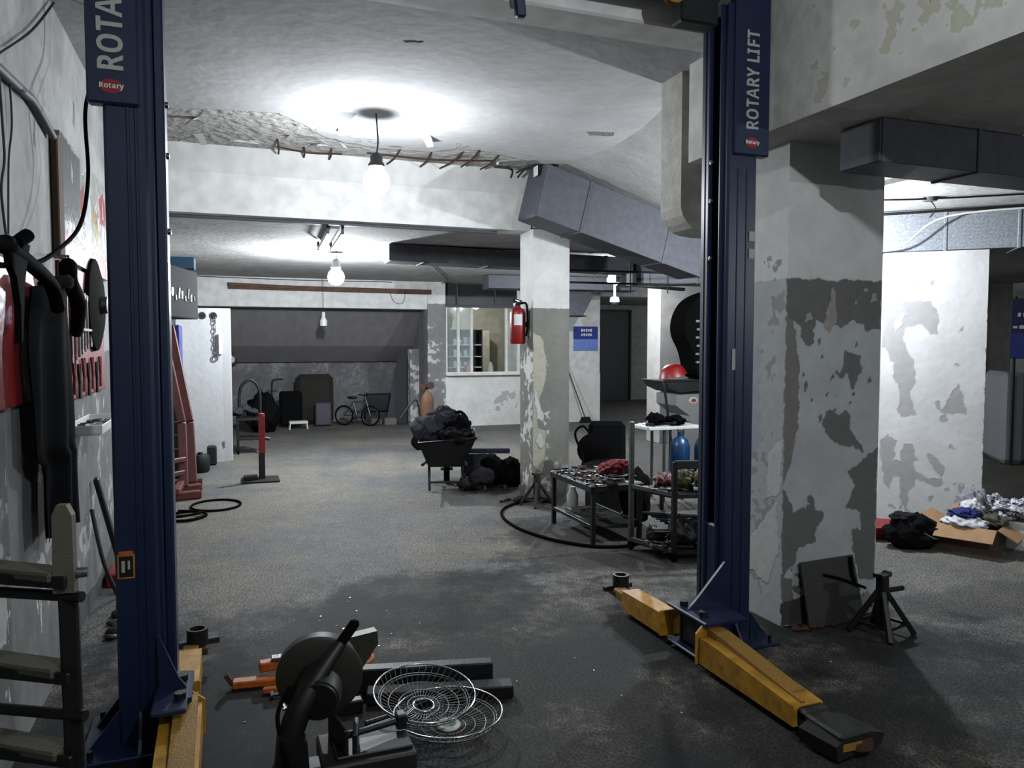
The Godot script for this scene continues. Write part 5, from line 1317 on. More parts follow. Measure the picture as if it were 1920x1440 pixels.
	put("lower_half", bx(Vector3(0, -0.13, 0), Vector3(0.55, 0.23, 0.02), 0.002), M.blue_pale, sg)
	for i in 10:
		put("white_mark", bx(Vector3(-0.09 + (i % 5) * 0.052, 0.17 - (i / 5) * 0.09, 0.011), Vector3(0.034, 0.055 - 0.012 * (i % 2), 0.002)), M.white, sg)
	var bo := thing("broom", "broom leaning on the rear white wall", "broom", Vector3(6.82, 0, -14.1))
	put("stick", tb([Vector3(0, 0.1, 0.03), Vector3(-0.36, 1.22, -0.15)], 0.013, 8), M.wood, bo)
	put("bristles", G.new().prism(pl([-0.14, 0, 0.14, 0, 0.08, 0.12, -0.08, 0.12]), 0.06, at(Vector3(0.01, 0, 0.0))), M.steel_dark, bo)
	# fire extinguisher on the column
	var ex := thing("fire_extinguisher", "red fire extinguisher on the left side of the flaking column", "fire extinguisher", Vector3(2.80, 1.60, -7.36))
	put("cylinder", G.new().lathe([Vector2(0, 0), Vector2(0.07, 0.0), Vector2(0.08, 0.02), Vector2(0.08, 0.31), Vector2(0.065, 0.35), Vector2(0.03, 0.375), Vector2(0.03, 0.39)], at(Vector3.ZERO), 24), M.red, ex)
	put("valve", bx(Vector3(0, 0.405, 0), Vector3(0.045, 0.04, 0.045), 0.006), M.steel_black, ex)
	put("handle", bx(Vector3(0.0, 0.44, 0.03), Vector3(0.03, 0.02, 0.13), 0.005, eul(10, 0, 0)), M.steel_black, ex)
	put("gauge", G.new().lathe([Vector2(0, 0.012), Vector2(0.018, 0.01), Vector2(0.02, 0)], at(Vector3(-0.03, 0.40, 0.0), Basis(Vector3.BACK, PI / 2)), 12), M.steel, ex)
	put("hose", tb(curve([Vector3(0.02, 0.41, 0.03), Vector3(0.06, 0.40, 0.09), Vector3(0.075, 0.2, 0.085), Vector3(0.06, 0.08, 0.085)], 5), 0.011, 8), M.rubber, ex)
	put("label", G.new().grid(func(u: float, v: float) -> Vector3: return Vector3(sin((u - 0.5) * 1.1 - 0.3) * 0.0815, 0.19 + v * 0.11, cos((u - 0.5) * 1.1 - 0.3) * 0.0815), 8, 2), M.white, ex)
	put("bracket", bx(Vector3(0.05, 0.2, -0.02), Vector3(0.10, 0.05, 0.04), 0.004), M.steel_dark, ex)

# ------------------------------------------------------------------ round the middle column
func jack_stand(called: String, label: String, p: Vector3, turn: float, h: float, m: Material, peg: bool) -> void:
	var o := thing(called, label, "jack stand", p, turn)
	put("tube", bx(Vector3(0, h * 0.55, 0), Vector3(0.055, h * 0.85, 0.055), 0.008), m, o)
	put("saddle", G.new().prism(pl([-0.055, 0.012, -0.05, -0.012, 0.05, -0.012, 0.055, 0.012, 0.03, 0.0, -0.03, 0.0]), 0.05, at(Vector3(0, h, -0.025))), m, o)
	put("post", bx(Vector3(0, h * 0.9, 0), Vector3(0.03, h * 0.2, 0.03), 0.004), M.steel_dark, o)
	for i in 4:
		var a := PI / 4 + i * PI / 2
		var f := Vector3(cos(a), 0, sin(a)) * h * 0.52
		put("leg", bar(Vector3(cos(a) * 0.02, h * 0.72, sin(a) * 0.02), f + Vector3(0, 0.006, 0), 0.028, 0.028, 0.004), m, o)
		var b := a + PI / 2
		put("brace", bar(f * 0.75 + Vector3(0, h * 0.19, 0), Vector3(cos(b), 0, sin(b)) * h * 0.39 + Vector3(0, h * 0.19, 0), 0.014, 0.014), m, o)
	if peg:
		put("peg", tb([Vector3(0.02, h * 0.72, 0.0), Vector3(0.17, h * 0.70, 0.02)], 0.016, 10), m, o)
		put("peg_wire", tb([Vector3(0.17, h * 0.71, 0.02), Vector3(0.23, h * 0.75, 0.02)], 0.003, 5), M.steel, o)

func build_middle_things() -> void:
	# wheelbarrow with its load
	var wb := thing("wheelbarrow", "black wheelbarrow loaded with dark bags in the middle of the floor", "wheelbarrow", Vector3(2.26, 0, -8.12), deg_to_rad(-16))
	var tub := G.new()
	var lo := [Vector3(-0.20, 0.28, 0.2), Vector3(0.17, 0.28, 0.2), Vector3(0.17, 0.30, -0.2), Vector3(-0.20, 0.30, -0.2)]
	var hi := [Vector3(-0.30, 0.55, 0.30), Vector3(0.31, 0.60, 0.30), Vector3(0.31, 0.62, -0.42), Vector3(-0.30, 0.57, -0.42)]
	for i in 4:
		var j := (i + 1) % 4
		var c: Vector3 = (lo[i] + lo[j] + hi[i] + hi[j]) * 0.25 - Vector3(0, 0.43, 0)
		tub.face([lo[i], lo[j], hi[j], hi[i]], c)
		tub.face([lo[i] - c * 0.06, lo[j] - c * 0.06, hi[j] - c * 0.06, hi[i] - c * 0.06], -c)
	tub.face(lo, Vector3.DOWN)
	tub.tube(hi, 0.014, 8, true)
	put("tub", tub, M.steel_black, wb)
	for x in [-0.20, 0.16]:
		put("leg", tb([Vector3(x, 0.30, 0.05), Vector3(x + 0.01, 0.015, 0.14)], 0.014, 8), M.steel_black, wb)
		put("leg_brace", tb([Vector3(x, 0.30, -0.15), Vector3(x + 0.01, 0.015, 0.14)], 0.012, 8), M.steel_black, wb)
		put("handle", tb([Vector3(x, 0.29, -0.35), Vector3(x * 1.25, 0.36, 0.55)], 0.016, 8), M.steel_black, wb)
	put("crossbar", tb([Vector3(-0.2, 0.10, 0.11), Vector3(0.17, 0.10, 0.11)], 0.012, 8), M.steel_black, wb)
	put("wheel", tb(ringpts(Vector3(-0.01, 0.16, -0.42), 0.13, 0.13, 24, eul(0, 0, 90)), 0.035, 10, true), M.rubber, wb)
	put("wheel_hub", tb([Vector3(-0.08, 0.16, -0.42), Vector3(0.06, 0.16, -0.42)], 0.02, 8), M.steel, wb)
	for e in [[2.12, 0.66, -8.25, 0.20, 0.16, 101, "slate blue bag at the left of the wheelbarrow load"], [2.38, 0.68, -8.16, 0.17, 0.13, 102, "dark grey bag at the right of the wheelbarrow load"], [2.26, 0.76, -8.32, 0.17, 0.14, 103, "black bag on top of the wheelbarrow load"], [2.30, 0.60, -7.98, 0.18, 0.10, 104, "navy cloth hanging over the front of the wheelbarrow load"]]:
		one("work_bag", G.new().blob(Vector3(e[0], e[1], e[2]), Vector3(e[3], e[4], e[3]), e[5], 0.40, 22, ry(e[5] * 31.0), 0.95), M.cloth_grey if e[5] % 2 else M.cloth_black, e[6], "bag")
	var sf := one("bag_strap", tb(curve([Vector3(2.36, 0.80, -8.3), Vector3(2.45, 0.84, -8.25), Vector3(2.5, 0.76, -8.15), Vector3(2.44, 0.70, -8.05)], 6), 0.018, 8), M.rubber, "black looped strap at the right of the wheelbarrow load", "strap")
	sf.position.y = 0.0
	# heap on the floor between wheelbarrow and column
	for e in [[2.62, 0.10, -8.10, 0.20, 0.13, 121, M.cloth_grey, "grey sack on the floor beside the wheelbarrow"], [2.82, 0.15, -8.28, 0.20, 0.18, 122, M.cloth_black, "black bag in the heap left of the flaking column"], [2.97, 0.15, -8.02, 0.14, 0.18, 123, M.rubber, "black rubber lump in the heap against the flaking column"], [2.44, 0.07, -7.98, 0.10, 0.08, 124, M.oily, "oily rag at the near end of the heap"]]:
		one("floor_sack", G.new().blob(Vector3(e[0], e[1], e[2]), Vector3(e[3], e[4], e[3] * 0.9), e[5], 0.3, 20, ry(e[5] * 17.0), 1.0, 0.002), e[6], e[7], "sack")
	for i in 8:
		var q := one("metal_scrap", tool_mesh([4, 1, 5, 0][i % 4], 0.12), M.steel if i % 2 else M.steel_dark, "bright metal scrap at the heap by the flaking column", "scrap", "metal scrap by the column heap")
		q.transform = at(Vector3(2.55 + 0.055 * i, 0.02, -7.86 + 0.02 * (i % 3)), eul(0, i * 50.0, 0))
	one("blue_beam", bar(Vector3(2.45, 0.34, -8.75), Vector3(3.15, 0.33, -8.55), 0.09, 0.06, 0.008), mat(Color(0.05, 0.07, 0.16), 0.5), "dark blue metal beam lying across the heap behind the wheelbarrow", "beam")
	one("beam_support", bx(Vector3(2.75, 0.15, -8.66), Vector3(0.3, 0.29, 0.1), 0.01), M.steel_black, "black block under the dark blue beam", "block")
	jack_stand("jack_stand", "rusty jack stand at the foot of the flaking column", Vector3(2.86, 0, -6.98), 0.3, 0.32, mat(Color(0.16, 0.12, 0.11), 0.7, 0.2, "speck", 4.0, 0.3), false)
	one("floor_hose", tb(curve([Vector3(3.05, 0.014, -7.05), Vector3(2.83, 0.014, -7.16), Vector3(2.52, 0.014, -6.95), Vector3(2.36, 0.014, -6.6), Vector3(2.33, 0.014, -6.15), Vector3(2.42, 0.014, -5.75), Vector3(2.55, 0.014, -5.5), Vector3(2.72, 0.014, -5.33), Vector3(2.95, 0.014, -5.28), Vector3(3.2, 0.014, -5.4)], 6), 0.013, 8), M.rubber, "black hose curving over the floor round the workbench", "hose")
	for i in 6:
		one("plaster_rubble", G.new().blob(Vector3(2.58 + 0.05 * i, 0.012, -7.25 - 0.03 * (i % 3)), Vector3(0.035, 0.02, 0.03) * (0.6 + 0.12 * i), 131 + i, 0.5, 8, ry(i * 60.0), 1.6, 0.001), M.oily, "dark crumb of rubble at the foot of the flaking column", "rubble", "rubble at the flaking column")
	# low black workbench
	var wk := thing("workbench", "low black steel workbench covered with tools", "workbench", Vector3(2.93, 0, -5.85))
	put("top", bx(Vector3(0, 0.465, 0), Vector3(0.46, 0.022, 0.80), 0.004), M.steel_dark, wk)
	for e in [[0.225, 0.0, 0.03, 0.82], [-0.225, 0.0, 0.03, 0.82]]:
		put("edge_rail", bx(Vector3(e[0], 0.445, 0), Vector3(e[2], 0.05, e[3]), 0.004), M.steel_black, wk)
	for z in [0.395, -0.395]:
		put("edge_rail", bx(Vector3(0, 0.445, z), Vector3(0.45, 0.05, 0.03), 0.004), M.steel_black, wk)
	for e in [[-0.21, 0.39], [0.21, 0.39], [-0.21, -0.39], [0.21, -0.39]]:
		put("leg", bar(Vector3(e[0], 0, e[1]), Vector3(e[0], 0.43, e[1]), 0.035, 0.035, 0.003), M.steel_black, wk)
	for x in [-0.21, 0.21]:
		put("stretcher", bar(Vector3(x, 0.14, 0.39), Vector3(x, 0.14, -0.39), 0.03, 0.03, 0.003), M.steel_black, wk)
	put("lower_shelf", bx(Vector3(0.05, 0.13, 0), Vector3(0.32, 0.012, 0.76)), M.oily, wk)
	scatter(78, Vector3(2.71, 0.477, -6.23), Vector3(3.14, 0.477, -5.46), "on the low black workbench", "on the workbench", 0.145)
	scatter(10, Vector3(2.85, 0.137, -6.1), Vector3(3.12, 0.137, -5.6), "on the lower shelf of the workbench", "under the workbench", 0.10)
	one("red_cloth", G.new().blob(Vector3(3.05, 0.555, -5.75), Vector3(0.07, 0.06, 0.15), 141, 0.5, 20, eul(-18, 25, 0), 2.0, 0.48), mat(Color(0.48, 0.14, 0.17), 0.8, 0.0, "soft", 5.0, 0.6), "crumpled red cloth on the far end of the workbench", "cloth")
	one("black_sack", G.new().blob(Vector3(3.38, 0.25, -5.95), Vector3(0.13, 0.25, 0.15), 142, 0.2, 20, Basis.IDENTITY, 1.4, 0.002), M.cloth_black, "black sack standing behind the workbench right of the red cloth", "sack")
	# old black seat with a headrest behind the bench
	var st := thing("car_seat", "black seat with a tall back behind the workbench", "seat", Vector3(3.38, 0, -6.55), deg_to_rad(-25))
	put("base", bx(Vector3(0, 0.17, 0.0), Vector3(0.36, 0.34, 0.36), 0.04), M.steel_black, st)
	put("cushion", G.new().blob(Vector3(0, 0.40, 0.04), Vector3(0.24, 0.10, 0.24), 151, 0.1, 20), M.cloth_black, st)
	put("backrest", G.new().box(Vector3(0.03, 0.62, -0.14), Vector3(0.36, 0.46, 0.12), eul(-10, 0, 0), 0.045), M.cloth_black, st)
	put("round_pad", G.new().lathe([Vector2(0, 0.03), Vector2(0.13, 0.025), Vector2(0.16, 0), Vector2(0, 0)], at(Vector3(-0.10, 0.58, -0.06), Basis(Vector3.RIGHT, PI / 2 - 0.17)), 22), M.rubber, st)
	put("side_strap", tb(curve([Vector3(-0.26, 0.34, 0.10), Vector3(-0.2, 0.50, 0.0), Vector3(-0.28, 0.72, -0.1), Vector3(-0.2, 0.80, -0.12), Vector3(-0.12, 0.70, -0.08)], 6), 0.012, 8), M.rubber, st)
	one("clear_jug", G.new().lathe([Vector2(0, 0), Vector2(0.05, 0), Vector2(0.055, 0.16), Vector2(0.03, 0.21), Vector2(0.03, 0.24), Vector2(0, 0.24)], at(Vector3(3.08, 0.0, -6.62)), 14), M.letter, "pale plastic jug on the floor behind the workbench", "jug")
	# steel trolley with shelves behind the right post
	var tr := thing("steel_trolley", "tall steel tool trolley on casters left of the right lift post", "trolley")
	var up := [[2.93, -5.22, 1.0, M.steel], [3.05, -4.80, 0.74, M.steel_dark], [3.50, -5.06, 0.74, M.steel], [3.60, -4.66, 0.74, M.steel_dark]]
	for e in up:
		put("upright", bar(Vector3(e[0], 0.07, e[1]), Vector3(e[0], e[2], e[1]), 0.035, 0.035, 0.003), e[3], tr)
		put("caster", G.new().lathe([Vector2(0, -0.014), Vector2(0.033, -0.014), Vector2(0.036, 0), Vector2(0.033, 0.014), Vector2(0, 0.014)], at(Vector3(e[0], 0.036, e[1]), Basis(Vector3.BACK, PI / 2)), 14), M.rubber, tr)
	for y in [0.085, 0.50, 0.73]:
		var sg := G.new()
		var q := []
		var q2 := []
		for i in [0, 1, 3, 2]:
			q.append(Vector3(up[i][0], y, up[i][1]))
			q2.append(Vector3(up[i][0], y - 0.03, up[i][1]))
		if y > 0.6:
			continue
		sg.face(q, Vector3.UP)
		sg.face(q2, Vector3.DOWN)
		for i in 4:
			sg.face([q[i], q[(i + 1) % 4], q2[(i + 1) % 4], q2[i]], (q[i] + q[(i + 1) % 4]) * 0.5 - Vector3(3.27, y, -4.93))
		put("shelf", sg, M.steel_dark, tr)
		put("shelf_lip", bar(q[0] + Vector3(-0.01, 0, 0), q[1] + Vector3(-0.01, 0, 0), 0.012, 0.035, 0.003), M.steel, tr)
	put("top_rail", bar(Vector3(3.05, 0.72, -4.80), Vector3(3.60, 0.72, -4.66), 0.03, 0.06, 0.003), M.steel_black, tr)
	put("side_rail", bar(Vector3(3.50, 0.72, -5.06), Vector3(3.60, 0.72, -4.66), 0.03, 0.04, 0.003), M.steel_black, tr)
	scatter(34, Vector3(2.99, 0.501, -5.1), Vector3(3.52, 0.501, -4.82), "on the middle shelf of the steel trolley", "on the trolley middle shelf", 0.14)
	scatter(36, Vector3(3.0, 0.086, -5.1), Vector3(3.52, 0.086, -4.82), "on the bottom shelf of the steel trolley", "on the trolley bottom shelf", 0.17)
	for e in [[3.12, 0.56, -5.04, 0.08, 0.05, 161, M.red_brown, "brown red part on the middle shelf of the steel trolley"], [3.24, 0.58, -4.97, 0.07, 0.07, 162, mat(Color(0.30, 0.28, 0.14), 0.7, 0.0, "speck", 5.0), "olive green part on the middle shelf of the steel trolley"], [3.38, 0.60, -4.86, 0.10, 0.08, 163, mat(Color(0.42, 0.34, 0.16), 0.7, 0.0, "speck", 5.0, 0.5), "straw coloured sponge on the middle shelf of the steel trolley"], [3.2, 0.19, -4.9, 0.11, 0.10, 164, M.oily, "oily black casting on the bottom shelf of the steel trolley"], [3.42, 0.2, -4.85, 0.10, 0.11, 165, M.steel_dark, "dark grey casting on the bottom shelf of the steel trolley"], [3.05, 0.15, -5.05, 0.07, 0.06, 166, M.steel_black, "small black casting on the bottom shelf of the steel trolley"]]:
		one("engine_part", G.new().blob(Vector3(e[0], e[1], e[2]), Vector3(e[3], e[4], e[3]), e[5], 0.45, 16, ry(e[5] * 23.0), 1.8, 0.51 if e[1] > 0.4 else 0.09), e[6], e[7], "engine part")
	for i in 8:
		var w := one("steel_rod", tb([Vector3(3.0 + 0.02 * i, 0.30 - 0.012 * i, -5.16 + 0.03 * i), Vector3(3.5, 0.27 - 0.01 * i, -4.95 + 0.03 * i)], 0.008, 6), M.steel if i % 3 == 0 else M.steel_black, "dark rod in the bundle inside the steel trolley", "rod", "rods in the steel trolley")
		w.position.y = 0.0
	one("rod_tray", bar(Vector3(3.0, 0.205, -5.03), Vector3(3.5, 0.185, -4.83), 0.26, 0.016, 0.003), M.steel_black, "tray under the rods inside the steel trolley", "tray")
	# white-topped stand with parts, gas bottles, behind
	var wt := thing("white_stand", "white topped stand with dark parts before the wheel balancer", "stand", Vector3(4.25, 0, -6.85))
	put("top", bx(Vector3(0, 0.75, 0), Vector3(0.62, 0.035, 0.36), 0.006), M.white_gloss, wt)
	for e in [[-0.1, 0.12], [0.12, 0.12], [-0.1, -0.12], [0.12, -0.12]]:
		put("leg", tb([Vector3(e[0], 0, e[1]), Vector3(e[0], 0.74, e[1])], 0.016, 10), M.steel, wt)
	scatter(16, Vector3(3.98, 0.768, -6.98), Vector3(4.52, 0.768, -6.72), "on the white topped stand", "on the white stand", 0.15)
	for e in [[4.12, 0.83, -6.85, 0.10, 0.06, 171], [4.32, 0.82, -6.80, 0.11, 0.05, 172]]:
		one("rubber_part", G.new().blob(Vector3(e[0], e[1], e[2]), Vector3(e[3], e[4], e[3] * 0.8), e[5], 0.5, 16, ry(e[5] * 9.0), 2.0, 0.769), M.rubber, "black rubber part heaped on the white topped stand", "rubber part", "rubber parts on the white stand")
	for e in [[4.06, -6.30, "left blue gas bottle below the white topped stand"], [4.28, -6.22, "right blue gas bottle half behind the right lift post"]]:
		var gb := thing("gas_bottle", e[2], "gas bottle", Vector3(e[0], 0.36, e[1]))
		put("body", G.new().lathe([Vector2(0, 0), Vector2(0.08, 0.0), Vector2(0.095, 0.03), Vector2(0.095, 0.26), Vector2(0.07, 0.33), Vector2(0.025, 0.36), Vector2(0.025, 0.40), Vector2(0, 0.40)], at(Vector3.ZERO), 22), M.blue_gas, gb)
		put("valve", bx(Vector3(0, 0.41, 0), Vector3(0.05, 0.03, 0.03), 0.004), M.steel, gb)
	var bs := thing("bottle_bench", "dark low bench under the blue gas bottles", "bench", Vector3(4.17, 0, -6.27))
	put("top", bx(Vector3(0, 0.345, 0), Vector3(0.56, 0.03, 0.3), 0.004), M.steel_dark, bs)
	for e in [[-0.25, 0.12], [0.25, 0.12], [-0.25, -0.12], [0.25, -0.12]]:
		put("leg", bar(Vector3(e[0], 0, e[1]), Vector3(e[0], 0.33, e[1]), 0.03, 0.03), M.steel_black, bs)
	# wheel balancer with black hood and red bowl
	var wbal := thing("wheel_balancer", "grey wheel balancer with dark tray top and black wheel hood", "wheel balancer", Vector3(4.82, 0, -7.3))
	put("body", G.new().prism(pl([-0.20, 0.0, 0.30, 0.0, 0.30, 1.06, -0.30, 1.06, -0.30, 0.94, -0.12, 0.82]), 0.40, at(Vector3(0, 0, -0.2))), mat(Color(0.50, 0.50, 0.50), 0.5, 0.1, "speck", 3.0), wbal)
	put("tray", G.new().prism(pl([-0.46, 1.20, 0.36, 1.20, 0.36, 1.12, -0.28, 1.08, -0.40, 1.13]), 0.48, at(Vector3(0, 0, -0.24))), M.steel_black, wbal)
	put("tray_rim", bx(Vector3(-0.05, 1.205, 0.0), Vector3(0.84, 0.015, 0.5), 0.005), M.steel_dark, wbal)
	put("neck", bx(Vector3(0.0, 1.07, 0), Vector3(0.5, 0.03, 0.36), 0.006), M.steel_black, wbal)
	put("emblem", G.new().lathe([Vector2(0, 0.005), Vector2(0.055, 0.004), Vector2(0.06, 0)], Transform3D(Basis(Vector3(1, 0, 0), Vector3(0, 0, 1), Vector3(0, -0.6, 0)), Vector3(-0.08, 0.99, 0.20)), 20), M.letter, wbal)
	put("emblem_centre", G.new().lathe([Vector2(0, 0.007), Vector2(0.03, 0.006), Vector2(0.033, 0)], Transform3D(Basis(Vector3(1, 0, 0), Vector3(0, 0, 1), Vector3(0, -0.6, 0)), Vector3(-0.08, 0.99, 0.20)), 20), M.red, wbal)
	put("gauge_arm", tb(curve([Vector3(-0.44, 1.2, 0.2), Vector3(-0.46, 1.16, 0.22), Vector3(-0.40, 0.7, 0.24), Vector3(-0.34, 0.2, 0.24), Vector3(-0.30, 0.02, 0.24)], 5), 0.014, 8), M.steel_black, wbal)
	var hood := G.new()
	hood.prism(smooth2(pl([-0.02, 1.20, -0.06, 1.5, -0.20, 1.72, -0.16, 1.95, -0.02, 2.12, 0.30, 2.22, 0.62, 2.20, 0.76, 2.08, 0.80, 1.88, 0.74, 1.70, 0.62, 1.45, 0.4, 1.2])), 0.30, at(Vector3(0.05, 0, -0.2)))
	put("wheel_hood", hood, M.rubber, wbal)
	put("hood_handle", tb([Vector3(0.80, 1.88, 0.05), Vector3(0.90, 1.89, 0.05)], 0.008, 6), M.steel_black, wbal)
	put("hood_knob", G.new().blob(Vector3(0.92, 1.89, 0.05), Vector3(0.028, 0.028, 0.028), 1, 0.0, 12), M.steel_black, wbal)
	for i in 6:
		put("clip_weight", bx(Vector3(0.03 - 0.012 * (i % 2), 1.40 + i * 0.09, 0.11), Vector3(0.05, 0.03, 0.02), 0.004), M.chrome, wbal)
	var rb := one("red_bowl", G.new().lathe([Vector2(0, 0.125), Vector2(0.06, 0.12), Vector2(0.12, 0.085), Vector2(0.155, 0.0), Vector2(0.148, 0.0), Vector2(0.11, 0.08), Vector2(0.055, 0.112), Vector2(0, 0.117)], at(Vector3(4.58, 1.215, -7.26), eul(0, 0, 14)), 26), M.red, "red plastic bowl tipped on the wheel balancer tray", "bowl")
	rb.position.y = 0.04
	one("wall_mark", G.new().lathe([Vector2(0, 0.008), Vector2(0.055, 0.006), Vector2(0.06, 0)], at(Vector3(7.12, 1.42, -10.705), Basis(Vector3.RIGHT, PI / 2)), 18), M.duct, "round grey socket cover on the wall beyond the wheel balancer", "socket cover")

func smooth2(p: Array) -> Array:    # rounds an outline by cutting its corners twice
	for r in 2:
		var o := []
		for i in p.size():
			var a: Vector2 = p[i]
			var b: Vector2 = p[(i + 1) % p.size()]
			o.append(a.lerp(b, 0.25))
			o.append(a.lerp(b, 0.75))
		p = o
	return p

# ------------------------------------------------------------------ foreground floor
func fan_guard(called: String, label: String, p: Vector3, tilt: Basis, r: float, hub: bool) -> void:
	var o := thing(called, label, "fan guard", p)
	o.basis = tilt
	put("rim", tb(ringpts(Vector3.ZERO, r, r, 48), 0.0045, 6, true), M.chrome, o)
	var cage := G.new()
	for q in [[0.90, -0.03], [0.86, -0.035], [0.70, -0.05], [0.50, -0.06], [0.32, -0.064]]:
		cage.tube(ringpts(Vector3(0, q[1], 0), r * q[0], r * q[0], 40), 0.0028, 5, true)
	for i in 44:
		var a := TAU * i / 44
		var d := Vector3(cos(a), 0, sin(a))
		var pts := []
		for q in [[1.0, 0.0], [0.86, -0.035], [0.70, -0.05], [0.42, -0.062], [0.2, -0.065]]:
			pts.append(Basis(Vector3.UP, 0.35 * (1.0 - q[0])) * d * r * q[0] + Vector3(0, q[1], 0))
		cage.tube(pts, 0.0014, 4, false, false)
	put("wire_cage", cage, M.steel, o)
	if hub:
		put("hub_badge", G.new().lathe([Vector2(0.0, -0.050), Vector2(0.03, -0.050), Vector2(0.034, -0.052)], at(Vector3.ZERO), 24), mat(Color(0.30, 0.52, 0.34), 0.5), o)
		put("hub_ring", G.new().lathe([Vector2(0.033, -0.051), Vector2(0.048, -0.052), Vector2(0.052, -0.060), Vector2(0.048, -0.068)], at(Vector3.ZERO), 24), M.white, o)
	else:
		put("hub_ring", tb(ringpts(Vector3(0, -0.064, 0), 0.045, 0.045, 20), 0.006, 6, true), M.chrome, o)

func build_front_things() -> void:
	# abrasive cut-off saw
	var saw := thing("cutoff_saw", "black abrasive cut-off saw standing on the floor in the foreground", "saw", Vector3(0.40, 0, -2.86))
	put("base", bx(Vector3(0.07, 0.05, 0.0), Vector3(0.34, 0.07, 0.26), 0.008), mat(Color(0.10, 0.085, 0.08), 0.6, 0.1, "speck", 3.0, 0.3), saw)
	put("base_ledge", bx(Vector3(0.09, 0.09, 0.04), Vector3(0.28, 0.02, 0.12), 0.004), M.steel_black, saw)
	for e in [[-0.08, 0.1], [0.2, 0.1], [-0.08, -0.1], [0.2, -0.1]]:
		put("foot", bx(Vector3(e[0], 0.01, e[1]), Vector3(0.04, 0.02, 0.04), 0.004), M.rubber, saw)
	put("fence", bx(Vector3(-0.03, 0.13, -0.02), Vector3(0.018, 0.11, 0.2), 0.004, ry(10)), M.steel_black, saw)
	put("vice_jaw", bx(Vector3(0.03, 0.13, 0.02), Vector3(0.018, 0.08, 0.14), 0.004, ry(-12)), M.steel_dark, saw)
	put("vice_screw", tb([Vector3(-0.02, 0.14, 0.03), Vector3(0.24, 0.13, -0.05)], 0.012, 10), M.steel_dark, saw)
	put("vice_nut", bx(Vector3(0.215, 0.13, -0.045), Vector3(0.04, 0.06, 0.05), 0.006), M.steel_black, saw)
	put("vice_handle", tb([Vector3(0.225, 0.135, -0.05), Vector3(0.275, 0.15, -0.08)], 0.007, 8), M.chrome, saw)
	put("hinge_column", G.new().prism(pl([-0.07, 0.0, 0.06, 0.0, 0.05, 0.16, 0.0, 0.22, -0.05, 0.20]), 0.07, at(Vector3(-0.20, 0.0, 0.0))), M.steel_black, saw)
	put("hinge_link", bx(Vector3(-0.17, 0.05, 0.03), Vector3(0.20, 0.03, 0.09), 0.006), M.steel_black, saw)
	put("swing_arm", tb(curve([Vector3(-0.21, 0.17, 0.03), Vector3(-0.17, 0.27, 0.02), Vector3(-0.10, 0.36, -0.02), Vector3(-0.01, 0.45, -0.08)], 5), [0.045, 0.046, 0.047, 0.047, 0.047, 0.046, 0.045, 0.043, 0.04, 0.038, 0.036, 0.033, 0.03, 0.028, 0.026, 0.026], 10), M.steel_black, saw)
	put("grip", bar(Vector3(-0.03, 0.43, -0.07), Vector3(0.06, 0.52, -0.12), 0.045, 0.035, 0.012), M.rubber, saw)
	# wheel guard: thick half-moon disc facing left of the viewer, motor on its near side
	var nrm := Vector3(-0.18, -0.10, 1.0).normalized()
	var gb := Basis(nrm.cross(Vector3.UP).normalized() * -1.0, nrm, Vector3.ZERO)
	gb.z = gb.x.cross(gb.y)
	var gm := mat(Color(0.18, 0.18, 0.15), 0.5, 0.2, "soft", 4.0)
	var gd := put("wheel_guard", G.new().lathe([Vector2(0, 0.03), Vector2(0.15, 0.03), Vector2(0.165, 0.02), Vector2(0.165, -0.02), Vector2(0.15, -0.03), Vector2(0, -0.03)], at(Vector3(-0.08, 0.315, -0.15), gb), 36), gm, saw)
	put("guard_lip", G.new().prism(pl([0.0, 0.0, 0.16, 0.03, 0.17, -0.02, 0.10, -0.14, 0.04, -0.10]), 0.05, at(Vector3(-0.02, 0.44, -0.19), eul(0, 6, -6))), gm, gd)
	put("abrasive_disc", G.new().lathe([Vector2(0, 0.006), Vector2(0.14, 0.006), Vector2(0.14, -0.006), Vector2(0, -0.006)], at(Vector3(-0.07, 0.285, -0.15), gb), 36), M.oily, saw)
	put("motor", G.new().lathe([Vector2(0.0, 0.0), Vector2(0.085, 0.0), Vector2(0.085, 0.10), Vector2(0.082, 0.13), Vector2(0.078, 0.15), Vector2(0.0, 0.152)], at(Vector3(-0.08, 0.30, -0.13), gb), 26), mat(Color(0.17, 0.165, 0.15), 0.5, 0.3, "speck", 4.0, 0.3), saw)
	put("motor_cap", G.new().lathe([Vector2(0.0, 0.0), Vector2(0.074, 0.0), Vector2(0.070, 0.012), Vector2(0.0, 0.014)], at(Vector3(-0.08, 0.30, -0.13) + nrm * 0.151, gb), 26), M.steel_black, saw)
	put("cable", tb(curve([Vector3(-0.2, 0.33, -0.04), Vector3(-0.25, 0.25, 0.02), Vector3(-0.22, 0.12, 0.10), Vector3(-0.18, 0.03, 0.15)], 6), 0.008, 8), M.rubber, saw)
	# fan guards
	fan_guard("fan_guard", "wire fan guard lying on top, without a badge", Vector3(0.765, 0.125, -3.12), eul(9, 0, -3), 0.215, false)
	fan_guard("fan_guard", "wire fan guard with a green round badge lying underneath", Vector3(0.84, 0.075, -3.02), eul(0, 12, 0), 0.225, true)
	# orange steel pieces behind the saw
	var oj := thing("orange_jack", "orange steel scissor jack lying behind the cut-off saw", "jack", Vector3(0.34, 0, -3.75))
	put("long_channel", bar(Vector3(-0.34, 0.02, 0.02), Vector3(0.29, 0.02, 0.10), 0.06, 0.035, 0.006), M.orange, oj)
	put("upper_channel", bar(Vector3(-0.22, 0.065, -0.03), Vector3(0.31, 0.07, -0.06), 0.055, 0.045, 0.006), M.orange, oj)
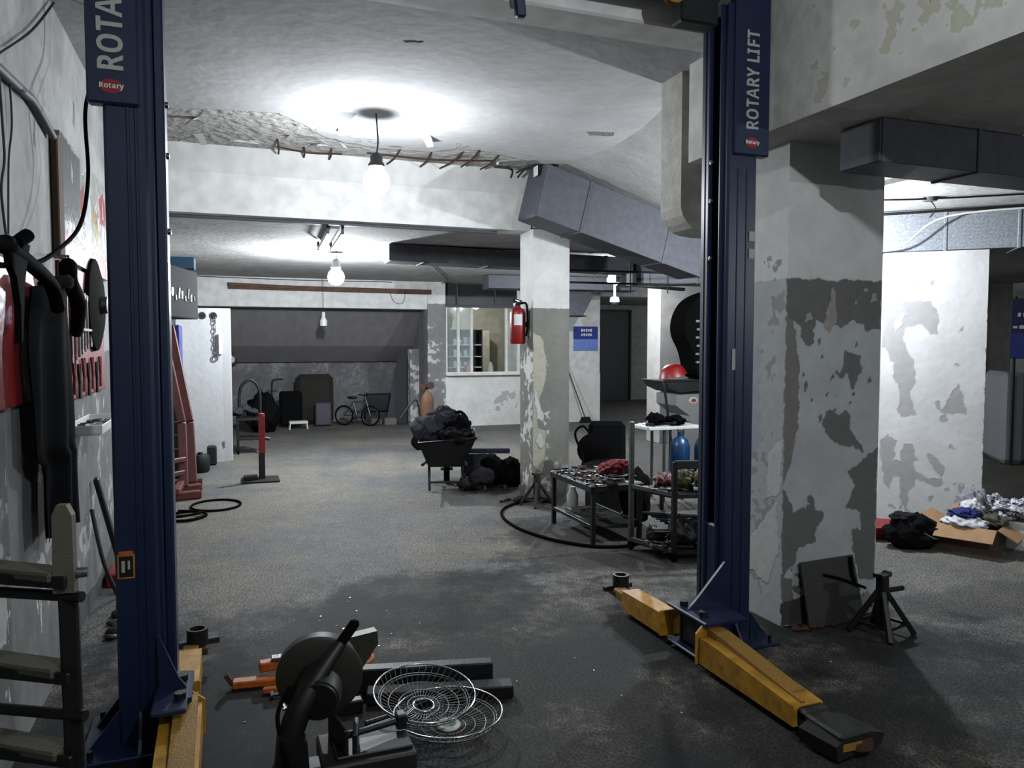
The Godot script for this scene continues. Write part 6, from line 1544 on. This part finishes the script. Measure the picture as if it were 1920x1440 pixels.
	put("bent_end", tb(curve([Vector3(0.12, 0.03, 0.08), Vector3(0.26, 0.035, 0.06), Vector3(0.31, 0.05, 0.02), Vector3(0.30, 0.06, -0.02)], 5), 0.012, 8), M.orange, oj)
	put("end_hook", bar(Vector3(-0.34, 0.02, 0.02), Vector3(-0.37, 0.07, 0.02), 0.035, 0.02), M.rust, oj)
	put("jack_pad", bx(Vector3(-0.13, 0.10, -0.02), Vector3(0.07, 0.016, 0.05), 0.003), M.steel, oj)
	one("orange_offcut", bar(Vector3(0.13, 0.015, -3.62), Vector3(0.24, 0.02, -3.60), 0.03, 0.025, 0.004), M.orange, "short orange offcut on the floor left of the saw", "offcut")
	for i in 5:
		var q := one("small_fitting", tool_mesh([4, 5, 3, 1, 0][i], 0.10), M.steel, "small steel fitting on the floor behind the saw", "fitting", "fittings behind the saw")
		q.transform = at(Vector3([0.19, 0.24, 0.56, 0.60, 0.21][i], 0.002, [-3.56, -3.50, -3.50, -3.56, -3.47][i]), ry(i * 70.0))
	# black square tubes behind the fan guards
	one("steel_tube_offcut", bar(Vector3(0.52, 0.058, -3.50), Vector3(1.15, 0.058, -3.36), 0.07, 0.11, 0.006), M.steel_dark, "longer black square tube behind the fan guards", "steel tube")
	one("steel_tube_offcut", bar(Vector3(0.56, 0.03, -3.37), Vector3(1.20, 0.03, -3.22), 0.09, 0.056, 0.006), M.steel_dark, "flat black square tube half under the fan guards", "steel tube")
	one("angle_offcut", bar(Vector3(0.40, 0.03, -3.30), Vector3(0.53, 0.03, -3.30), 0.05, 0.06, 0.006), M.steel_black, "short black steel block left of the fan guards", "steel block")
	for i in 3:
		one("short_rod", tb([Vector3(0.52, 0.014 + 0.0 * i, -3.06 - 0.045 * i), Vector3(0.70 + 0.02 * i, 0.014, -3.13 - 0.04 * i)], 0.012, 8), M.steel_dark, "short dark rod beside the saw vice", "rod", "rods beside the saw")
	# bright metal chips strewn over the floor
	var chip := G.new().box(Vector3.ZERO, Vector3(0.008, 0.003, 0.006)).mesh()
	for i in 50:
		var o := one("metal_chip", chip, M.chrome if i % 2 else M.white, "tiny bright chip on the dark floor", "chip", "chips strewn over the floor")
		var px := rng.randf_range(0.0, 3.4)
		o.position = Vector3(px, 0.002, rng.randf_range(-4.6, -2.45))
		if (px > 0.1 and px < 1.25 and o.position.z > -3.9) or px > 2.0 and px < 2.7:
			o.position.z = rng.randf_range(-4.9, -4.1)
		o.rotation.y = rng.randf_range(0, TAU)

# ------------------------------------------------------------------ right side
func build_right_things() -> void:
	jack_stand("jack_stand", "black jack stand with a side peg beside the big pillar", Vector3(3.37, 0, -3.20), 0.25, 0.33, M.steel_black, true)
	var pl_ := thing("leaning_plate", "dark metal plate leaning against the foot of the big pillar", "plate")
	var lean := Transform3D(Basis(Vector3(1, 0, 0), Vector3(-0.12, 1, -0.16), Vector3(0, 0.16, 1)), Vector3(3.04, 0.004, -3.395))
	put("sheet", G.new().prism(pl([0, 0, 0.40, 0.0, 0.40, 0.37, 0.02, 0.36]), 0.012, lean), mat(Color(0.21, 0.205, 0.20), 0.6, 0.1, "speck", 2.0, 0.3), pl_)
	put("cable_loop", tb(curve([lean * Vector3(0.16, 0.28, 0.02), lean * Vector3(0.26, 0.25, 0.02), lean * Vector3(0.34, 0.22, 0.02), lean * Vector3(0.43, 0.18, 0.03)], 5), 0.008, 6), M.rubber, pl_)
	put("strap", tb(curve([lean * Vector3(0.37, 0.36, 0.02), lean * Vector3(0.36, 0.28, 0.02), lean * Vector3(0.37, 0.22, 0.02)], 5), 0.012, 6), M.rubber, pl_)
	for i in 6:
		one("pillar_rubble", G.new().blob(Vector3(2.96 + 0.05 * i, 0.01, -3.40 + 0.012 * (i % 2)), Vector3(0.03, 0.016, 0.025), 181 + i, 0.5, 8, ry(i * 50.0), 1.6, 0.001), M.rust, "brown crumb of rubble at the foot of the big pillar", "rubble", "rubble at the big pillar")
	# red basin, black bag, boxes and clothes
	var bs := one("red_basin", G.new().lathe([Vector2(0, 0), Vector2(0.13, 0), Vector2(0.21, 0.10), Vector2(0.225, 0.115), Vector2(0.215, 0.12), Vector2(0.20, 0.105), Vector2(0.12, 0.012), Vector2(0, 0.012)], Transform3D(Basis(Vector3(1, 0, 0), Vector3(0, 1, 0), Vector3(0, 0, 0.8)), Vector3(5.05, 0.0, -4.86)), 30), M.red, "red plastic basin on the floor before the white column", "basin")
	put("lid", G.new().lathe([Vector2(0, 0.135), Vector2(0.1, 0.13), Vector2(0.215, 0.118)], Transform3D(Basis(Vector3(1, 0, 0), Vector3(0, 1, 0), Vector3(0, 0, 0.8)), Vector3(5.05, 0.0, -4.86)), 30), M.red_dull, bs)
	var bg := thing("black_bag", "open black bag beside the red basin", "bag", Vector3(5.08, 0, -4.53))
	put("sack", G.new().blob(Vector3(0, 0.11, 0), Vector3(0.24, 0.14, 0.17), 191, 0.25, 24, Basis.IDENTITY, 1.4, 0.002), M.cloth_black, bg)
	put("opening", tb(ringpts(Vector3(-0.04, 0.20, 0.06), 0.075, 0.06, 20, eul(50, 10, 0)), 0.012, 8, true), M.cloth_grey, bg)
	put("strap", tb(curve([Vector3(-0.05, 0.14, 0.14), Vector3(0.02, 0.10, 0.19), Vector3(0.10, 0.13, 0.17), Vector3(0.13, 0.22, 0.05)], 5), 0.008, 6), M.steel, bg)
	put("flap", G.new().blob(Vector3(-0.10, 0.24, -0.02), Vector3(0.10, 0.035, 0.08), 192, 0.5, 14), M.cloth_grey, bg)
	# cardboard box with open flaps
	put("flap", G.new().blob(Vector3(-0.10, 0.24, -0.02), Vector3(0.10, 0.035, 0.08), 192, 0.5, 14), M.cloth_grey, bg)
	# cardboard box with open flaps
	var cb := thing("cardboard_box", "open brown cardboard box full of clothes", "box", Vector3(5.42, 0, -4.30), deg_to_rad(-64))
	var W := 0.20
	var D := 0.15
	var H := 0.20
	for e in [[Vector3(0, H * 0.5, D), Vector3(W * 2, H, 0.008)], [Vector3(0, H * 0.5, -D), Vector3(W * 2, H, 0.008)], [Vector3(W, H * 0.5, 0), Vector3(0.008, H, D * 2)], [Vector3(-W, H * 0.5, 0), Vector3(0.008, H, D * 2)]]:
		put("side", bx(e[0], e[1]), M.card_dark, cb)
	put("bottom", bx(Vector3(0, 0.005, 0), Vector3(W * 2, 0.008, D * 2)), M.card_dark, cb)
	put("flap", bx(Vector3(0, H - 0.035, D + 0.065), Vector3(W * 2, 0.006, 0.15), 0.0, eul(32, 0, 0)), M.card, cb)
	put("flap", bx(Vector3(W + 0.07, H - 0.03, 0), Vector3(0.15, 0.006, D * 2), 0.0, eul(0, 0, -30)), M.card, cb)
	put("flap", bx(Vector3(-W - 0.06, H + 0.03, 0), Vector3(0.14, 0.006, D * 2), 0.0, eul(0, 0, -25)), M.card, cb)
	put("flap", bx(Vector3(0, H + 0.05, -D - 0.05), Vector3(W * 2, 0.006, 0.14), 0.0, eul(35, 0, 0)), M.card, cb)
	one("white_box", bx(Vector3(5.92, 0.11, -4.12), Vector3(0.36, 0.22, 0.34), 0.006, ry(18)), M.white, "white carton right of the brown cardboard box", "box")
	# clothes
	var spec := [[5.36, 0.215, -4.30, 0.15, 0.05, M.towel, "white folded shirt on the brown cardboard box"], [5.40, 0.275, -4.34, 0.12, 0.04, M.navy, "navy blue folded cloth on the clothes heap"], [5.52, 0.30, -4.38, 0.10, 0.07, M.towel, "white rolled towel on the clothes heap"], [5.62, 0.34, -4.45, 0.10, 0.10, mat(Color(0.55, 0.55, 0.57), 0.95, 0.0, "speck", 12.0, 0.8), "grey speckled garment at the top of the clothes heap"], [5.54, 0.23, -4.22, 0.10, 0.05, mat(Color(0.30, 0.31, 0.24), 0.95, 0.0, "speck", 10.0, 0.8), "olive cloth at the right end of the brown cardboard box"]]
	var k := 200
	for e in spec:
		k += 1
		one("garment", G.new().blob(Vector3(e[0], e[1], e[2]), Vector3(e[3], e[4], e[3] * 0.8), k, 0.4, 20, ry(k * 41.0), 1.9, 0.19), e[5], e[6], "garment")
	# black and white patterned cloths on the white carton
	var im := Image.create(256, 256, false, Image.FORMAT_RGB8)
	for y in 256:
		for x in 256:
			var c := NF[(y * 2) * 512 + x * 2] / 255.0
			var b := NB[((y * 3) & 511) * 512 + ((x * 3) & 511)] / 255.0
			im.set_pixel(x, y, Color(0.78, 0.78, 0.80) if b * 0.7 + c * 0.3 > 0.53 else Color(0.09, 0.09, 0.13))
	var pat := StandardMaterial3D.new()
	pat.albedo_texture = tex(im)
	pat.uv1_triplanar = true
	pat.uv1_world_triplanar = true
	pat.uv1_scale = Vector3.ONE * 2.6
	pat.roughness = 0.95
	for e in [[5.82, 0.29, -4.20, 0.18, 0.08, "black and white patterned cloth on the white carton"], [5.98, 0.31, -4.12, 0.20, 0.10, "black and white patterned blanket at the right picture edge"], [5.74, 0.30, -4.36, 0.13, 0.09, "black and white patterned cloth behind the brown box"]]:
		k += 1
		one("patterned_cloth", G.new().blob(Vector3(e[0], e[1], e[2]), Vector3(e[3], e[4], e[3] * 0.8), k, 0.4, 22, ry(k * 13.0), 1.7, 0.222), pat, e[5], "cloth")
	one("clothes_crate", bx(Vector3(5.70, 0.11, -4.52), Vector3(0.3, 0.215, 0.26), 0.01, ry(20)), M.card_dark, "brown carton under the clothes heap behind the cardboard box", "box")
	one("wall_cable", tb(curve([Vector3(4.9, 0.02, -5.25), Vector3(5.2, 0.02, -5.2), Vector3(5.5, 0.015, -5.05), Vector3(5.75, 0.015, -4.85)], 6), 0.014, 8), M.rubber, "black cable on the floor along the white column", "cable")
	# far right: banner on a wall piece and a wrapped object
	struct("wall_far_right", bx(Vector3(11.6, 1.39, -8.2), Vector3(2.6, 2.78, 0.2), 0.01, ry(38)), M.grey_wall, "grey wall at the far right")
	var bn := thing("blue_banner", "dark blue banner with white letters at the right picture edge", "banner", Vector3(9.72, 1.80, -7.05), deg_to_rad(-52))
	put("sheet", bx(Vector3(0.3, 0, 0), Vector3(0.9, 0.78, 0.02), 0.004), mat(Color(0.10, 0.10, 0.28), 0.6), bn)
	put("lower_band", bx(Vector3(0.3, -0.22, 0.011), Vector3(0.88, 0.32, 0.004)), M.blue_sign, bn)
	for i in 5:
		put("white_letter", bx(Vector3(-0.06 + i * 0.06, 0.18, 0.012), Vector3(0.035, 0.05, 0.004), 0.0, eul(0, 0, 12.0 * (i % 3 - 1))), M.white, bn)
	for i in 5:
		put("white_letter", bx(Vector3(-0.10 + i * 0.07, 0.02, 0.012), Vector3(0.05, 0.03 + 0.015 * (i % 2), 0.004)), M.white, bn)
	for x in [-0.1, 0.7]:
		put("pole", tb([Vector3(x, -1.80, -0.03), Vector3(x, 0.42, -0.03)], 0.018, 8), M.steel_dark, bn)
	one("wrapped_mattress", G.new().box(Vector3(10.0, 0.62, -7.5), Vector3(0.3, 1.22, 0.9), ry(-38), 0.06), mat(Color(0.62, 0.62, 0.64), 0.7, 0.0, "speck", 5.0, 0.8), "grey wrapped slab standing below the blue banner", "slab")
